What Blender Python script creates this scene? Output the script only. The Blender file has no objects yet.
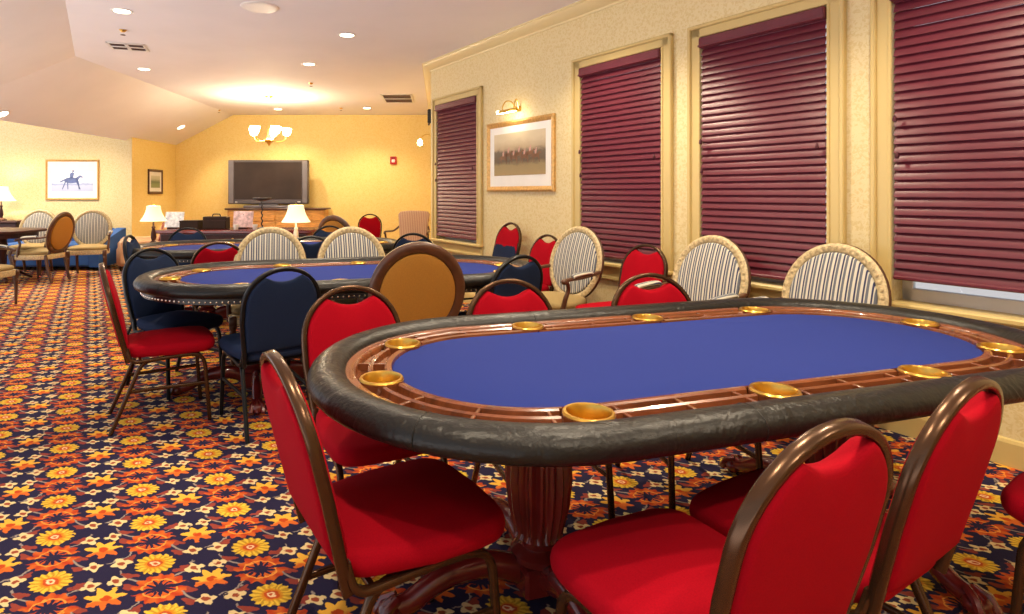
import bpy, math, random
from mathutils import Vector, Matrix
random.seed(7)
PI = math.pi
C = bpy.context.scene.collection
# ------------------------------------------------------------------ camera numbers
F, CX, V0, HC = 600.0, 440.0, 192.0, 1.30
H = 2.97
def at(u, v, z=0.0):
    Y = F * (HC - z) / (v - V0)
    return ((u - CX) / F * Y, Y)
def atY(u, v, Y):
    return ((u - CX) / F * Y, Y, HC - (v - V0) / F * Y)
# ------------------------------------------------------------------ node helpers
def mat(name):
    m = bpy.data.materials.new(name); m.use_nodes = True
    nt = m.node_tree
    b = nt.nodes['Principled BSDF']
    return m, nt, b
def lk(nt, a, b): nt.links.new(a, b)
def simple(name, col, rough=.5, metal=0, bump=0, bscale=200, var=0, vscale=8, coat=0, sheen=0, spec=None, emit=None, estr=0, stretch=None):
    m, nt, b = mat(name)
    b.inputs['Base Color'].default_value = (*col, 1)
    b.inputs['Roughness'].default_value = rough
    b.inputs['Metallic'].default_value = metal
    b.inputs['Coat Weight'].default_value = coat
    b.inputs['Sheen Weight'].default_value = sheen
    if spec is not None: b.inputs['Specular IOR Level'].default_value = spec
    if emit:
        b.inputs['Emission Color'].default_value = (*emit, 1); b.inputs['Emission Strength'].default_value = estr
    if bump or var:
        tc = nt.nodes.new('ShaderNodeTexCoord')
        src = tc.outputs['Object']
        if stretch:
            mp = nt.nodes.new('ShaderNodeMapping'); mp.inputs['Scale'].default_value = stretch
            lk(nt, src, mp.inputs[0]); src = mp.outputs[0]
    if bump:
        n = nt.nodes.new('ShaderNodeTexNoise'); n.inputs['Scale'].default_value = bscale; n.inputs['Detail'].default_value = 3
        lk(nt, src, n.inputs['Vector'])
        bp = nt.nodes.new('ShaderNodeBump'); bp.inputs['Strength'].default_value = bump; bp.inputs['Distance'].default_value = .002
        lk(nt, n.outputs['Fac'], bp.inputs['Height']); lk(nt, bp.outputs[0], b.inputs['Normal'])
    if var:
        n = nt.nodes.new('ShaderNodeTexNoise'); n.inputs['Scale'].default_value = vscale; n.inputs['Detail'].default_value = 4
        lk(nt, src, n.inputs['Vector'])
        r = nt.nodes.new('ShaderNodeValToRGB')
        r.color_ramp.elements[0].position = .3; r.color_ramp.elements[1].position = .7
        r.color_ramp.elements[0].color = (*[c * (1 - var) for c in col], 1)
        r.color_ramp.elements[1].color = (*[min(1, c * (1 + var)) for c in col], 1)
        lk(nt, n.outputs['Fac'], r.inputs[0]); lk(nt, r.outputs[0], b.inputs['Base Color'])
    return m
class G:
    """tiny expression builder over Math nodes"""
    def __init__(s, nt): s.nt = nt
    def m(s, op, a, b=None, c=None, clamp=False):
        n = s.nt.nodes.new('ShaderNodeMath'); n.operation = op; n.use_clamp = clamp
        for i, x in enumerate((a, b, c)):
            if x is None: continue
            if isinstance(x, (int, float)): n.inputs[i].default_value = x
            else: s.nt.links.new(x, n.inputs[i])
        return n.outputs[0]
    def lt(s, a, b, soft=.012):      # 1 where a<b, softened
        d = s.m('SUBTRACT', b, a)
        return s.m('MULTIPLY_ADD', d, 1 / soft, .5, clamp=True)
    def mix(s, fac, a, b):
        n = s.nt.nodes.new('ShaderNodeMix'); n.data_type = 'RGBA'
        for key, x in ((0, fac), (6, a), (7, b)):
            if isinstance(x, tuple): n.inputs[key].default_value = (*x, 1)
            elif isinstance(x, (int, float)): n.inputs[key].default_value = x
            else: s.nt.links.new(x, n.inputs[key])
        return n.outputs[2]
# ------------------------------------------------------------------ materials
def carpet_mat():
    m, nt, b = mat('floral_carpet'); g = G(nt)
    geo = nt.nodes.new('ShaderNodeNewGeometry')
    sp = nt.nodes.new('ShaderNodeSeparateXYZ'); lk(nt, geo.outputs['Position'], sp.inputs[0])
    # lattice: a along the room, b across it
    o = Vector((-1.450, 2.261)); va = Vector((-.1515, .2603)); vb = Vector((.302, .0985))
    det = va.x * vb.y - va.y * vb.x
    X = g.m('SUBTRACT', sp.outputs[0], o.x); Y = g.m('SUBTRACT', sp.outputs[1], o.y)
    a = g.m('ADD', g.m('MULTIPLY', X, vb.y / det), g.m('MULTIPLY', Y, -vb.x / det))
    bb = g.m('ADD', g.m('MULTIPLY', X, -va.y / det), g.m('MULTIPLY', Y, va.x / det))
    nz = nt.nodes.new('ShaderNodeTexNoise'); nz.inputs['Scale'].default_value = 45; nz.inputs['Detail'].default_value = 2
    lk(nt, geo.outputs['Position'], nz.inputs['Vector'])
    nn = g.m('MULTIPLY_ADD', nz.outputs['Fac'], .10, -.05)
    a = g.m('ADD', a, nn); bb = g.m('ADD', bb, g.m('MULTIPLY', nn, -.7))
    def polar(pa, pb, rot=0, sa=1, sb=1):
        da = g.m('SUBTRACT', g.m('FRACT', g.m('ADD', a, .5 - pa)), .5)
        db = g.m('SUBTRACT', g.m('FRACT', g.m('ADD', bb, .5 - pb)), .5)
        if rot:
            c, s_ = math.cos(rot), math.sin(rot)
            da, db = (g.m('ADD', g.m('MULTIPLY', da, c), g.m('MULTIPLY', db, s_)),
                      g.m('SUBTRACT', g.m('MULTIPLY', db, c), g.m('MULTIPLY', da, s_)))
        if sa != 1: da = g.m('MULTIPLY', da, 1 / sa)
        if sb != 1: db = g.m('MULTIPLY', db, 1 / sb)
        r = g.m('SQRT', g.m('ADD', g.m('MULTIPLY', da, da), g.m('MULTIPLY', db, db)))
        th = g.m('ARCTAN2', da, db)
        return r, th, da, db
    def wob(th, k, amp, base, ph=0):
        return g.m('MULTIPLY_ADD', g.m('SINE', g.m('MULTIPLY_ADD', th, k, ph)), amp, base)
    col = (.018, .014, .045)
    # stems
    for (pa, pb, rot) in ((.22, .27, .9), (.78, .73, .9), (.25, .72, -.7), (.75, .27, -.7)):
        r, th, da, db = polar(pa, pb, rot)
        f = g.m('MULTIPLY', g.lt(g.m('ABSOLUTE', g.m('SUBTRACT', da, g.m('MULTIPLY', g.m('MULTIPLY', db, db), 1.5))), .012), g.lt(g.m('ABSOLUTE', db), .2))
        col = g.mix(f, col, (.30, .24, .20))
    # dull red buds
    for (pa, pb, rot) in ((.16, .26, .5), (.84, .74, .5), (.2, .75, -.5), (.8, .25, -.5), (.38, .27, .8), (.62, .73, .8)):
        r, th, da, db = polar(pa, pb, rot, .55, 1)
        f = g.lt(r, wob(th, 3, .02, .085))
        col = g.mix(f, col, (.26, .045, .03))
    # red leaf wreath with navy teeth
    r, th, da, db = polar(.5, 0)
    out = g.lt(r, wob(th, 14, .024, .255)); inn = g.lt(wob(th, 11, .045, .115), r)
    f = g.m('MULTIPLY', out, inn)
    gap = g.m('ABSOLUTE', g.m('SINE', g.m('MULTIPLY', th, 1.0)))
    f = g.m('MULTIPLY', f, g.lt(.16, gap, .06))
    wc = g.mix(g.m('MULTIPLY_ADD', g.m('SINE', g.m('MULTIPLY_ADD', th, 9, 0)), .5, .5), (.42, .042, .012), (.56, .115, .018))
    col = g.mix(f, col, wc)
    ring = g.m('MULTIPLY', g.lt(g.m('ABSOLUTE', g.m('SUBTRACT', r, .165)), .010), f)
    col = g.mix(ring, col, (.75, .30, .05))
    # lily
    r, th, da, db = polar(.5, .5)
    f = g.lt(r, wob(th, 7, .045, .155, 1.2))
    low = g.lt(da, -.03, .05)
    lc = g.mix(low, (.80, .42, .05), (.62, .13, .02))
    lc = g.mix(g.lt(r, .05), lc, (.5, .06, .01))
    col = g.mix(f, col, lc)
    # cream blossoms
    for (pa, pb, s) in ((.77, .37, .09), (.78, .61, .085), (.12, .67, .095), (.15, .40, .085)):
        r, th, da, db = polar(pa, pb)
        f = g.lt(r, wob(th, 4, .022, s * .92, pa * 9))
        cc = g.mix(g.lt(r, .036), (.72, .55, .27), (.30, .06, .025))
        col = g.mix(f, col, cc)
    # yellow sunflower
    r, th, da, db = polar(0, 0)
    f = g.lt(r, wob(th, 16, .014, .195))
    yc = g.mix(g.m('MULTIPLY_ADD', g.m('SINE', g.m('MULTIPLY', th, 16)), .5, .5), (.46, .25, .02), (.78, .50, .05))
    yc = g.mix(g.lt(r, .105, .03), yc, (.62, .22, .015))
    yc = g.mix(g.lt(r, .075), yc, (.50, .07, .015))
    yc = g.mix(g.m('MULTIPLY', g.lt(r, .042), g.lt(.022, r)), yc, (.85, .62, .35))
    col = g.mix(f, col, yc)
    lk(nt, col, b.inputs['Base Color'])
    b.inputs['Roughness'].default_value = .95; b.inputs['Specular IOR Level'].default_value = .15
    n2 = nt.nodes.new('ShaderNodeTexNoise'); n2.inputs['Scale'].default_value = 350
    lk(nt, geo.outputs['Position'], n2.inputs['Vector'])
    bp = nt.nodes.new('ShaderNodeBump'); bp.inputs['Strength'].default_value = .5; bp.inputs['Distance'].default_value = .004
    lk(nt, n2.outputs['Fac'], bp.inputs['Height']); lk(nt, bp.outputs[0], b.inputs['Normal'])
    return m
def wallpaper(name, c1, c2, scale=26):
    m, nt, b = mat(name); g = G(nt)
    geo = nt.nodes.new('ShaderNodeNewGeometry')
    n = nt.nodes.new('ShaderNodeTexNoise'); n.inputs['Scale'].default_value = scale; n.inputs['Detail'].default_value = 2; n.inputs['Distortion'].default_value = 2.2
    lk(nt, geo.outputs['Position'], n.inputs['Vector'])
    w = nt.nodes.new('ShaderNodeTexVoronoi'); w.inputs['Scale'].default_value = scale * 1.1
    lk(nt, geo.outputs['Position'], w.inputs['Vector'])
    f = g.m('MULTIPLY', n.outputs['Fac'], g.m('ADD', w.outputs['Distance'], .75))
    r = nt.nodes.new('ShaderNodeValToRGB'); r.color_ramp.elements[0].position = .47; r.color_ramp.elements[1].position = .66
    r.color_ramp.elements[0].color = (*c1, 1); r.color_ramp.elements[1].color = (*c2, 1)
    lk(nt, f, r.inputs[0]); lk(nt, r.outputs[0], b.inputs['Base Color'])
    b.inputs['Roughness'].default_value = .6
    return m
def stripe_mat(name, axis, period, cols, rough=.85):
    """fabric stripes across an object axis"""
    m, nt, b = mat(name)
    tc = nt.nodes.new('ShaderNodeTexCoord'); sp = nt.nodes.new('ShaderNodeSeparateXYZ'); lk(nt, tc.outputs['Object'], sp.inputs[0])
    g = G(nt)
    f = g.m('FRACT', g.m('MULTIPLY_ADD', sp.outputs[axis], 1 / period, 100))
    r = nt.nodes.new('ShaderNodeValToRGB'); r.color_ramp.interpolation = 'CONSTANT'
    els = r.color_ramp.elements
    els[0].position = 0; els[0].color = (*cols[0][1], 1)
    els[1].position = cols[1][0]; els[1].color = (*cols[1][1], 1)
    for p, c in cols[2:]:
        e = els.new(p); e.color = (*c, 1)
    lk(nt, f, r.inputs[0]); lk(nt, r.outputs[0], b.inputs['Base Color'])
    b.inputs['Roughness'].default_value = rough
    return m
def print_mat(name, kind):
    """a little painted landscape, object coords: x across, z up, both in -.5...5"""
    m, nt, b = mat(name); g = G(nt)
    tc = nt.nodes.new('ShaderNodeTexCoord'); sp = nt.nodes.new('ShaderNodeSeparateXYZ'); lk(nt, tc.outputs['Generated'], sp.inputs[0])
    n = nt.nodes.new('ShaderNodeTexNoise'); n.inputs['Scale'].default_value = 7; n.inputs['Detail'].default_value = 6
    lk(nt, tc.outputs['Generated'], n.inputs['Vector'])
    z = g.m('ADD', sp.outputs[2], g.m('MULTIPLY_ADD', n.outputs['Fac'], .22, -.11))
    r = nt.nodes.new('ShaderNodeValToRGB'); e = r.color_ramp.elements
    if kind == 'hunt':
        pts = [(0, (.36, .25, .10)), (.22, (.30, .22, .09)), (.34, (.12, .08, .04)), (.55, (.14, .10, .06)), (.62, (.45, .34, .20)), (.85, (.62, .52, .34))]
    elif kind == 'horse':
        pts = [(0, (.42, .47, .68)), (.28, (.50, .54, .72)), (.36, (.30, .36, .60)), (.45, (.62, .70, .82)), (.7, (.80, .86, .92)), (1, (.86, .90, .93))]
    else:
        pts = [(0, (.25, .28, .12)), (.3, (.20, .25, .10)), (.5, (.12, .16, .07)), (.7, (.5, .5, .35)), (1, (.65, .62, .5))]
    e[0].position, e[0].color = pts[0][0], (*pts[0][1], 1)
    e[1].position, e[1].color = pts[-1][0], (*pts[-1][1], 1)
    for p, c in pts[1:-1]:
        x = e.new(p); x.color = (*c, 1)
    lk(nt, z, r.inputs[0]); lk(nt, r.outputs[0], b.inputs['Base Color']); b.inputs['Roughness'].default_value = .5
    return m
def leather_mat():
    m, nt, b = mat('black_leather')
    tc = nt.nodes.new('ShaderNodeTexCoord')
    b.inputs['Base Color'].default_value = (.010, .009, .008, 1); b.inputs['Roughness'].default_value = .36; b.inputs['Specular IOR Level'].default_value = .28
    n = nt.nodes.new('ShaderNodeTexNoise'); n.inputs['Scale'].default_value = 70; n.inputs['Detail'].default_value = 5
    lk(nt, tc.outputs['Object'], n.inputs['Vector'])
    n2 = nt.nodes.new('ShaderNodeTexNoise'); n2.inputs['Scale'].default_value = 9; n2.inputs['Distortion'].default_value = 1.5
    lk(nt, tc.outputs['Object'], n2.inputs['Vector'])
    g = G(nt)
    h = g.m('ADD', g.m('MULTIPLY', n.outputs['Fac'], .35), n2.outputs['Fac'])
    bp = nt.nodes.new('ShaderNodeBump'); bp.inputs['Strength'].default_value = .45; bp.inputs['Distance'].default_value = .012
    lk(nt, h, bp.inputs['Height']); lk(nt, bp.outputs[0], b.inputs['Normal'])
    return m
M = dict(
    carpet=carpet_mat(),
    paper=wallpaper('cream_wallpaper', (.66, .52, .245), (.73, .61, .335), 34),
    gold=wallpaper('golden_wallpaper', (.82, .60, .18), (.87, .67, .25), 30),
    ceiling=simple('ceiling_paint', (.85, .82, .83), .8, var=.02, vscale=2),
    trim=simple('cream_trim_paint', (.60, .455, .18), .35, bump=.05, bscale=60),
    crown=simple('crown_paint', (.74, .62, .33), .35, bump=.05, bscale=60),
    red=simple('red_fabric', (.30, .0015, .009), .9, bump=.25, bscale=600, var=.10, vscale=300, sheen=0, spec=.08),
    navy=simple('navy_fabric', (.012, .021, .052), .9, bump=.25, bscale=600, var=.15, vscale=300, sheen=0, spec=.1),
    bronze=simple('bronze_tube', (.078, .038, .018), .25, .7, var=.1, vscale=20),
    blacktube=simple('black_tube', (.006, .006, .007), .35, 0, var=.1, vscale=20, spec=.2),
    leather=leather_mat(),
    rack=simple('rack_wood', (.15, .043, .014), .25, var=.35, vscale=6, stretch=(1, 9, 1), coat=.4),
    mahog=simple('mahogany', (.13, .012, .010), .22, var=.3, vscale=7, coat=.35),
    darkwood=simple('dark_wood', (.045, .014, .011), .4, var=.3, vscale=8, spec=.25, stretch=(1, 8, 1)),
    brownwood=simple('brown_chair_wood', (.075, .026, .010), .38, var=.3, vscale=14, coat=.2),
    gilt=simple('antique_gilt_wood', (.50, .39, .21), .5, bump=.9, bscale=90, var=.35, vscale=60),
    goldcloth=simple('gold_fabric', (.36, .155, .014), .85, bump=.3, bscale=500, var=.12, vscale=200),
    seatcloth=simple('olive_gold_fabric', (.30, .21, .08), .85, bump=.3, bscale=400, var=.15, vscale=160),
    boxwood=simple('dark_brown_leatherette', (.028, .014, .009), .6, var=.2, spec=.2),
    honey=simple('honey_wood', (.60, .30, .07), .4, var=.25, vscale=9, stretch=(1, 1, 5)),
    felt=simple('blue_felt', (.019, .032, .175), .95, bump=.3, bscale=700, var=.07, vscale=250, spec=.1),
    brass=simple('brass', (.72, .45, .09), .28, 1),
    blind=simple('burgundy_slats', (.125, .017, .030), .34, var=.12, vscale=18, stretch=(.6, 6, 6)),
    cord=simple('burgundy_cord', (.07, .008, .018), .7, bump=.2, bscale=400),
    stripe=stripe_mat('striped_fabric', 1, .040, [(0, (.54, .51, .42)), (.20, (.022, .028, .085)), (.42, (.54, .51, .42)), (.56, (.11, .12, .15)), (.88, (.54, .51, .42))]),
    check=stripe_mat('checked_fabric', 1, .03, [(0, (.62, .42, .30)), (.5, (.36, .14, .12)), (.7, (.60, .45, .32))]),
    nail=simple('nailhead_silver', (.7, .68, .6), .25, 1, var=.1),
    white=simple('white_paint', (.82, .80, .76), .4, var=.03),
    plastic=simple('grey_tv_plastic', (.085, .07, .072), .4, var=.06),
    silver=simple('silver_plastic', (.17, .15, .155), .4, .2, var=.06),
    screen=simple('tv_screen', (.040, .026, .018), .32, var=.2, vscale=3, spec=.2),
    black=simple('black_satin', (.012, .012, .012), .4, var=.1),
    grille=simple('vent_dark', (.10, .05, .04), .6, var=.1),
    alarm=simple('alarm_red', (.50, .012, .012), .4, var=.05),
    bulb=simple('lit_bulb', (1, .9, .7), .4, emit=(1, .86, .6), estr=24),
    shade=simple('lit_lamp_shade', (.85, .78, .62), .8, emit=(1, .82, .52), estr=.85, bump=.1, bscale=300),
    lens=simple('downlight_lens', (1, .95, .85), .4, emit=(1, .88, .66), estr=12),
    glass=None,
    mount=simple('picture_mount', (.82, .80, .74), .7, var=.03),
    goldframe=simple('gilt_frame', (.62, .36, .11), .35, .35, bump=.3, bscale=120, var=.2, vscale=40),
    hunt=print_mat('hunt_print', 'hunt'), horse=print_mat('horse_print', 'horse'), small=print_mat('small_print', 'small'),
    blue=simple('blue_sofa_fabric', (.018, .085, .30), .85, bump=.2, bscale=400, var=.1),
    tan=simple('tan_leather', (.52, .30, .16), .4, bump=.2, bscale=60, var=.15),
    redtrim=simple('dark_red_leather', (.20, .02, .02), .4, var=.15),
    paperw=simple('printed_paper', (.72, .74, .80), .6, var=.35, vscale=22),
    paperp=simple('pink_printed_paper', (.78, .52, .52), .6, var=.4, vscale=22),
    horsecoat=simple('painted_horse_brown', (.20, .09, .04), .6, var=.2),
    coat=simple('painted_rider_pink', (.55, .30, .24), .6, var=.2),
    horseblue=simple('painted_horse_blue', (.12, .16, .36), .6, var=.2),
)
def glass():
    m, nt, b = mat('window_glass')
    b.inputs['Base Color'].default_value = (.95, .97, 1, 1); b.inputs['Roughness'].default_value = .02
    b.inputs['Transmission Weight'].default_value = 1; b.inputs['IOR'].default_value = 1.45
    return m
M['glass'] = glass()
# ------------------------------------------------------------------ mesh helpers
class MB:
    def __init__(s): s.v = []; s.f = []; s.mi = []; s.cur = 0
    def add(s, vs, fs):
        o = len(s.v); s.v += [tuple(v) for v in vs]; s.f += [[i + o for i in f] for f in fs]; s.mi += [s.cur] * len(fs)
        return s
    def box(s, a, b, bev=0.0, M4=None):
        x0, y0, z0 = a; x1, y1, z1 = b
        if bev <= 0:
            vs = [(x, y, z) for x in (x0, x1) for y in (y0, y1) for z in (z0, z1)]
            fs = [(0, 1, 3, 2), (4, 6, 7, 5), (0, 4, 5, 1), (2, 3, 7, 6), (0, 2, 6, 4), (1, 5, 7, 3)]
        else:
            e = min(bev, (x1 - x0) / 2.01, (y1 - y0) / 2.01, (z1 - z0) / 2.01)
            vs = []; key = {}
            for ix in (0, 1):
                for iy in (0, 1):
                    for iz in (0, 1):
                        c = ((x0, x1)[ix], (y0, y1)[iy], (z0, z1)[iz]); sg = (1 - 2 * ix, 1 - 2 * iy, 1 - 2 * iz)
                        for ax in range(3):
                            p = [c[k] + (sg[k] * e if k != ax else 0) for k in range(3)]
                            key[(ix, iy, iz, ax)] = len(vs); vs.append(tuple(p))
            fs = []
            for ax in range(3):
                o = [k for k in range(3) if k != ax]
                for sd in (0, 1):
                    q = []
                    for (p, r) in ((0, 0), (1, 0), (1, 1), (0, 1)):
                        i = [0, 0, 0]; i[ax] = sd; i[o[0]] = p; i[o[1]] = r
                        q.append(key[(*i, ax)])
                    if (sd == 0) ^ (ax == 1): q.reverse()
                    fs.append(q)
            for ax in range(3):
                o = [k for k in range(3) if k != ax]
                for p in (0, 1):
                    for r in (0, 1):
                        i0 = [0, 0, 0]; i0[o[0]] = p; i0[o[1]] = r; i1 = list(i0); i1[ax] = 1
                        fs.append([key[(*i0, o[0])], key[(*i1, o[0])], key[(*i1, o[1])], key[(*i0, o[1])]])
            for ix in (0, 1):
                for iy in (0, 1):
                    for iz in (0, 1): fs.append([key[(ix, iy, iz, k)] for k in range(3)])
        if M4: vs = [M4 @ Vector(v) for v in vs]
        return s.add(vs, fs)
    def rings(s, rs, close=True, cap0=True, cap1=True):
        """stack of rings of equal length"""
        n = len(rs[0]); vs = [p for r in rs for p in r]; fs = []
        for i in range(len(rs) - 1):
            for j in range(n if close else n - 1):
                k = (j + 1) % n
                fs.append([i * n + j, i * n + k, (i + 1) * n + k, (i + 1) * n + j])
        if cap0: fs.append(list(range(n))[::-1])
        if cap1: fs.append([(len(rs) - 1) * n + j for j in range(n)])
        return s.add(vs, fs)
    def lathe(s, prof, seg=24, c=(0, 0, 0), flute=0, fk=0, frange=None):
        rs = []
        for r, z in prof:
            ring = []
            for j in range(seg):
                t = 2 * PI * j / seg; rr = r
                if flute and frange and frange[0] <= z <= frange[1]: rr = r * (1 - flute * (.5 + .5 * math.cos(fk * t)))
                ring.append((c[0] + rr * math.cos(t), c[1] + rr * math.sin(t), c[2] + z))
            rs.append(ring)
        return s.rings(rs)
    def tube(s, pts, a, b=None, seg=8, up=(0, 0, 1), closed=False, taper=None, sq=False):
        """sweep; a = half size along the side axis, b = half size along the carried normal"""
        b = a if b is None else b
        P = [Vector(p) for p in pts]; n = len(P)
        T = []
        for i in range(n):
            if closed: t = P[(i + 1) % n] - P[i - 1]
            else: t = P[min(i + 1, n - 1)] - P[max(i - 1, 0)]
            T.append(t.normalized())
        N = Vector(up); N = (N - T[0] * N.dot(T[0])).normalized()
        rs = []
        for i in range(n):
            N = (N - T[i] * N.dot(T[i])).normalized(); B = T[i].cross(N)
            k = taper(i / (n - 1)) if taper else 1
            ring = []
            if sq:
                r = .32 * min(a, b) * k; A, D = a * k, b * k
                cs = [(A - r, D), (A, D - r), (A, -D + r), (A - r, -D), (-A + r, -D), (-A, -D + r), (-A, D - r), (-A + r, D)]
                for x, y in cs: ring.append(P[i] + B * x + N * y)
            else:
                for j in range(seg):
                    t = 2 * PI * j / seg; ring.append(P[i] + B * (a * k * math.cos(t)) + N * (b * k * math.sin(t)))
            rs.append(ring)
        if closed:
            rs.append(rs[0]); return s.rings(rs, True, False, False)
        return s.rings(rs)
    def cushion(s, outl, z0, z1, edge, crown, crown0=0.0, T=None, steps=4, rad=5):
        """padded slab: outl = list of (x,y) in plan; T maps (x,y,z) to 3-D"""
        n = len(outl); cx = sum(p[0] for p in outl) / n; cy = sum(p[1] for p in outl) / n
        def inset(d):
            o = []
            for x, y in outl:
                L = math.hypot(x - cx, y - cy); k = max(0, (L - d) / L); o.append((cx + (x - cx) * k, cy + (y - cy) * k))
            return o
        def scaled(o, k): return [(cx + (x - cx) * k, cy + (y - cy) * k) for x, y in o]
        seq = []
        base = inset(edge)
        for i in range(rad): 
            k = .06 + .94 * i / (rad - 1) if rad > 1 else 1
            seq.append((scaled(base, k), z0 - crown0 * (1 - k * k)))
        for i in range(1, steps + 1):
            t = i / steps * PI / 2; seq.append((inset(edge * (1 - math.sin(t))), z0 + edge * (1 - math.cos(t))))
        for i in range(steps + 1):
            t = i / steps * PI / 2; seq.append((inset(edge * (1 - math.cos(t))), z1 - edge + edge * math.sin(t)))
        for i in range(1, rad):
            k = 1 - .94 * i / (rad - 1); seq.append((scaled(base, k), z1 + crown * (1 - k * k)))
        rs = [[(x, y, z) for x, y in o] for o, z in seq]
        if T: rs = [[T(*p) for p in r] for r in rs]
        return s.rings(rs)
    def blob(s, c, r, seg=12, rows=8, M4=None):
        rs = []
        for i in range(1, rows):
            t = PI * i / rows
            rs.append([(c[0] + r[0] * math.sin(t) * math.cos(2 * PI * j / seg), c[1] + r[1] * math.sin(t) * math.sin(2 * PI * j / seg), c[2] - r[2] * math.cos(t)) for j in range(seg)])
        if M4: rs = [[M4 @ Vector(p) for p in q] for q in rs]
        return s.rings(rs)
    def build(s, name, m, parent=None, loc=None, rot=None, smooth=40, kind=None):
        me = bpy.data.meshes.new(name); me.from_pydata(s.v, [], s.f); me.validate()
        ms = m if isinstance(m, (list, tuple)) else [m]
        for x in ms: me.materials.append(x)
        if len(ms) > 1 and len(me.polygons) == len(s.mi):
            for p, i in zip(me.polygons, s.mi): p.material_index = i
        import bmesh
        bm = bmesh.new(); bm.from_mesh(me); bmesh.ops.recalc_face_normals(bm, faces=bm.faces); bm.to_mesh(me); bm.free()
        if smooth:
            me.shade_smooth(); me.set_sharp_from_angle(angle=math.radians(smooth))
        o = bpy.data.objects.new(name, me); C.objects.link(o)
        if parent: o.parent = parent
        if loc: o.location = loc
        if rot: o.rotation_euler = rot
        if kind: o['kind'] = kind
        return o
def tag(o, label, cat, group=None):
    o['label'] = label; o['category'] = cat
    if group: o['group'] = group
    return o
def thing(name, label, cat, loc=(0, 0, 0), rz=0, group=None):
    o = bpy.data.objects.new(name, None); C.objects.link(o); o.empty_display_size = .1
    o.location = loc; o.rotation_euler = (0, 0, rz)
    return tag(o, label, cat, group)
def dup(root, loc, rz, label, group=None, rx=None):
    r = root.copy(); C.objects.link(r); r.location = loc; r.rotation_euler = (0, 0, rz); r['label'] = label
    if group: r['group'] = group
    for ch in root.children:
        c = ch.copy(); C.objects.link(c); c.parent = r
        for g_ in ch.children:
            d = g_.copy(); C.objects.link(d); d.parent = c
    return r
def arc(cx, cz, r, a0, a1, n): return [(cx + r * math.cos(a0 + (a1 - a0) * i / n), cz + r * math.sin(a0 + (a1 - a0) * i / n)) for i in range(n + 1)]
def smooth_path(pts, n=6):
    P = [Vector(p) for p in pts]; out = []
    for i in range(len(P) - 1):
        p0, p1, p2, p3 = P[max(i - 1, 0)], P[i], P[i + 1], P[min(i + 2, len(P) - 1)]
        for k in range(n):
            t = k / n
            out.append(.5 * (2 * p1 + (p2 - p0) * t + (2 * p0 - 5 * p1 + 4 * p2 - p3) * t * t + (3 * p1 - p0 - 3 * p2 + p3) * t ** 3))
    out.append(P[-1]); return out
def fillet(pts, r, n=6):
    P = [Vector(p) for p in pts]; out = [P[0]]
    for i in range(1, len(P) - 1):
        a = (P[i - 1] - P[i]); b = (P[i + 1] - P[i]); d = min(r, a.length * .49, b.length * .49)
        A = P[i] + a.normalized() * d; B = P[i] + b.normalized() * d
        for k in range(n + 1):
            t = k / n; out.append(A * (1 - t) ** 2 + P[i] * 2 * t * (1 - t) + B * t * t)
    out.append(P[-1]); return out
# ------------------------------------------------------------------ room geometry
W = Vector((-340, 600)).normalized(); N = Vector((W.y, -W.x))      # along and out of the window wall
D = 3.76
def wall_pt(u):
    Y = D / ((N.x * (u - CX) + N.y * F) / F); return Vector(((u - CX) / F * Y, Y))
C0 = wall_pt(431)
def ws(u): return (C0 - wall_pt(u)).dot(W)
SEND = 9.6
ANG = math.atan2(-W.y, -W.x)
YB, XL, XE = 13.0, -5.72, -4.48
ZE = 2.318; PITCH = (H - ZE) / (XE - XL)
YA = 11.14
TR = -.264
def struct(o): o['kind'] = 'structure'; return o
mb = MB(); fw = [C0 + N * .3 - W * (SEND + .2), C0 + N * .3, Vector((C0.x + .3, YB + .3)), Vector((-9, YB + .3)), Vector((-9, 6.3)), Vector((-6.2, 6.3))]
fw.append(N * -1.5 + W * W.dot(Vector((-6.2, 6.3)))); fw.append(N * -1.5 + W * (W.dot(C0) - SEND - .2))
n = len(fw); mb.add([(p.x, p.y, 0) for p in fw] + [(p.x, p.y, -.1) for p in fw], [list(range(n)), [n + i for i in range(n)][::-1]])
struct(mb.build('floor', M['carpet'], smooth=0))
# windows, measured along the window wall from the far corner
WIN = [(434.6, 482.7), (575.1, 672.7), (691.5, 845)]
wins = [(ws(a), ws(b)) for a, b in WIN]
w4 = ws(875.5); wins.append((w4, w4 + (wins[2][1] - wins[2][0]) * 1.02))
ZT0, ZT1 = .575, 2.485           # outside of the casings
def opening(i):
    a, b = wins[i]; t = .085
    return a + t, b - t, ZT0 + .13, ZT1 - .075
R0 = Matrix.Translation((C0.x, C0.y, 0)) @ Matrix.Rotation(ANG, 4, 'Z')
LOCW, ROTW = (C0.x, C0.y, 0), (0, 0, ANG)
mb = MB(); s = 0.0
for i in range(4):
    a, b, z0, z1 = opening(i)
    mb.box((s, 0, 0), (a, .16, H)); mb.box((a, 0, 0), (b, .16, z0)); mb.box((a, 0, z1), (b, .16, H)); s = b
mb.box((s, 0, 0), (SEND, .16, H))
struct(mb.build('wall_right', M['paper'], loc=LOCW, rot=ROTW, smooth=0))
mb = MB(); mb.box((C0.x, C0.y + .02, 0), (C0.x + .16, YB, H))
struct(mb.build('wall_return', M['gold'], smooth=0))
mb = MB(); mb.box((XL - .15, YB, 0), (C0.x + .4, YB + .15, H + .2))
struct(mb.build('wall_back', M['gold'], smooth=0))
mb = MB(); mb.box((XL - .12, YA + .005, 0), (XL, YB, ZE + .3)); mb.box((XL - .12, 6.9, ZE + .02), (XL, YA + .005, H + .4))
struct(mb.build('wall_left', M['gold'], smooth=0))
mb = MB(); mb.box((-9.0, YA, 0), (XL - .002, YA + .14, 3.2))
struct(mb.build('wall_alcove', M['paper'], smooth=0))
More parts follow.
